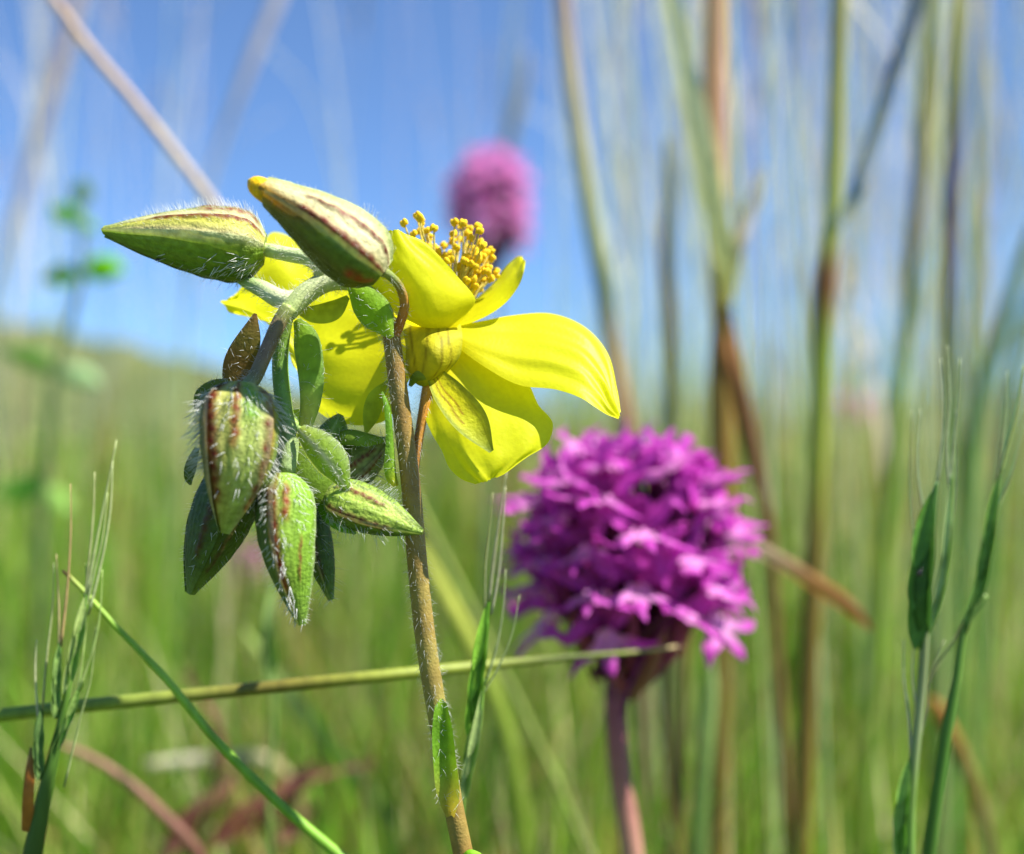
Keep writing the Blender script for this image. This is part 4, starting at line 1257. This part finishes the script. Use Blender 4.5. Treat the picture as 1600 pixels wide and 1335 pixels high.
stalk('olive stalk with a dark purple-grey middle near the right edge', up([(1498, 0), (1494, 130), (1490, 260), (1486, 380), (1484, 520), (1478, 700)]), [24, 25, 26, 24, 24, 26, 26], ['aaa860', 'aaa860', '9a9858', '5c5668', '786870', '6a7458', '6f8c48'], 18)
stalk('faint tan stalk beside the right edge', up([(1536, 0), (1530, 160), (1524, 320), (1516, 520), (1508, 700)]), [16, 16, 16, 15, 14, 14], ['b0a4a0', 'b4a8a0', 'a8a4a0', '9aa494', '8a9a78', '86a060'], 26)
stalk('grey-green stalk curving out through the right edge', [(1640, 300), (1600, 400), (1570, 500), (1540, 600), (1522, 700), (1510, 860)], [16, 20, 24, 24, 22, 20], ['8aa494', '86a08c', '7a9878', '74946c', '74984c', '74984c'], 20)
stalk('second grey-green stalk curving out lower through the right edge', [(1660, 380), (1610, 470), (1585, 560), (1570, 660), (1556, 800)], [14, 18, 20, 20, 18], ['8aa494', '86a08c', '7a9878', '74946c', '74984c'], 22)
stalk('slim stalk hugging the orchid on its right, rusty brown', [(1140, 500), (1160, 600), (1180, 700), (1200, 820), (1210, 960)], [12, 14, 16, 18, 18], ['a87c50', '966a44', '8a6040', '7a5438', '7a6038'], 16)
stalk('pale stalk slanting down from the upper left corner to the flat bud', [(30, -90), (85, 0), (145, 82), (200, 146), (260, 222), (320, 300), (420, 436), (520, 580), (600, 690), (690, 860)], [15, 15, 16, 16, 16, 16, 15, 14, 13, 12],
      ['ac9078', 'b0947c', 'b89e84', 'baa088', 'bca68c', 'bca890', 'b8a484', 'a89c70', '96984c', '86944a'], 15)
stalk('broad faint lilac stalk slanting the other way above the flat bud', [(470, -120), (432, 0), (400, 76), (372, 150), (340, 240), (310, 360), (290, 520), (280, 700)], [22, 22, 20, 15, 9, 7, 7, 7], ['c8c0c8', 'cac2cc', 'c4bcc8', 'b8b4c0', 'b0b0b8', 'a8b0a4', '98a87c', '96a86c'], 34)
stalk('dusky mauve stalk slanting near the left edge', [(130, -60), (110, 40), (84, 140), (50, 250), (10, 380), (-20, 500), (-30, 700)], [18, 18, 18, 16, 14, 12, 12], ['b09a98', 'b09c98', 'b09e9c', 'a8a0a0', 'a4a090', '94986c', '94986c'], 42)
stalk('thin grey stalk standing left of the far orchid head', [(822, 80), (815, 140), (800, 200), (786, 260), (778, 400), (770, 640)], [10, 18, 20, 16, 12, 12], ['9a9a98', '969690', '8a8c88', '8a9084', '84946c', '84946c'], 40)

# ------------------------------------------------------------------ thinner stalks with seed heads, farther back


def stalk_variant(seed, h, hue):
    r = random.Random(seed)
    st = MB()
    lx, ly = r.uniform(-.14, .14) * h, r.uniform(-.1, .1) * h
    p = cr(np.array([(0, 0, 0), (lx * .1, ly * .1, h * .35), (lx * .4, ly * .4, h * .7), (lx, ly, h)]), 16)
    cols = cr(np.array([hx(c, 1.4) for c in hue]), 16)
    st.tube(p, np.linspace(.066, .03, 16), cols, n=6)
    hd = MB()
    dirv = nrm(p[-1] - p[-3])
    n = r.randint(14, 26)
    L = r.uniform(4, 8)
    for i in range(n):
        t = i / n
        c = p[-1] + dirv * (t - .25) * L
        a = r.uniform(0, 6.28)
        o = np.array([math.cos(a), math.sin(a), 0]) * r.uniform(.05, .38) * (1.1 - t)
        hd.ball(c + o, r.uniform(.07, .13), hx(r.choice(['b8a49c', '9c8480', 'a89aa0', 'c4bcb0']), .8), axis=dirv + o, stretch=3.2, nu=5, nv=5)
        hd.tube(np.array([c - dirv * .3, c + o]), .015, hx('a89c88', .8), n=3)
    lf = MB()
    z0 = r.uniform(.25, .6)
    b = p[int(z0 * 15)]
    a = r.uniform(0, 6.28)
    dv = np.array([math.cos(a), math.sin(a), 0])
    q = cr(np.array([b, b + dv * .8 + [0, 0, 4], b + dv * 2.4 + [0, 0, 8], b + dv * 5 + [0, 0, 10]]), 10)
    sd_ = np.cross(dv, [0, 0, 1.0])
    wv = np.array([.12, .2, .22, .2, .18, .16, .13, .1, .06, .01])
    lf.patch(np.stack([q - sd_ * wv[:, None] * .5, q + np.array([0, 0, .05]), q + sd_ * wv[:, None] * .5], axis=1), hx(hue[2], 1.1))
    return st.mesh('culm', M_STRAW), hd.mesh('seed_head', M_STRAW), lf.mesh('leaf', M_EAR)


HUES = [['8aa448', 'b0b880', 'ccc4b0', 'd4c8c4'], ['96a85c', 'b8b484', 'ccbcac', 'd0bcb8'], ['86a058', 'a8b498', 'bcc0c0', 'c8c4d0'], ['a0945c', 'bca480', 'ccb4a0', 'ccb4b4'], ['8aa450', 'c0c488', 'd4d0b0', 'd8d0c8']]
VAR = [stalk_variant(50 + i, 46 + 7 * (i % 4), HUES[i % 5]) for i in range(10)]
r = random.Random(21)
FAR_LABEL = {'right': 'thin blurred dry stalk among many crowding the right-hand sky', 'left': 'faint blurred dry stalk scattered in the left-hand sky'}


def place_far(px, d, kind, sc, rz):
    st, hd, lf = VAR[r.randrange(len(VAR))]
    x = (px - 800) / 1600 * W * d
    o = bpy.data.objects.new('grass_stalk', None)
    C.objects.link(o)
    o.empty_display_size = 1
    o.location = (x, d, 0)
    o.rotation_euler = (r.uniform(-.05, .05), r.uniform(-.07, .07), rz)
    wide = 1.0 if d > 36 else .62
    o.scale = (wide, wide, sc)
    tag(o, FAR_LABEL[kind], 'grass', 'thin stalks in the ' + ('right' if kind == 'right' else 'left') + ' background')
    for nm, me_ in (('culm', st), ('seed_head', hd), ('leaf', lf)):
        c = bpy.data.objects.new(nm, me_)
        C.objects.link(c)
        c.parent = o


for i in range(170):
    u = r.random()
    px = 840 + 790 * (u ** .8)
    d = 34 * (7.0 ** r.random())
    place_far(px, d, 'right', r.uniform(.8, 1.3), r.uniform(0, 6.28))
for i in range(28):
    place_far(905 + 720 * r.random(), 17 * (2.1 ** r.random()), 'right', r.uniform(.8, 1.2), r.uniform(0, 6.28))
for i in range(46):
    px = r.uniform(-40, 840)
    d = 45 * (4.0 ** r.random())
    if px > 330 and r.random() < .45:
        continue
    place_far(px, d, 'left', r.uniform(.8, 1.2), r.uniform(0, 6.28))
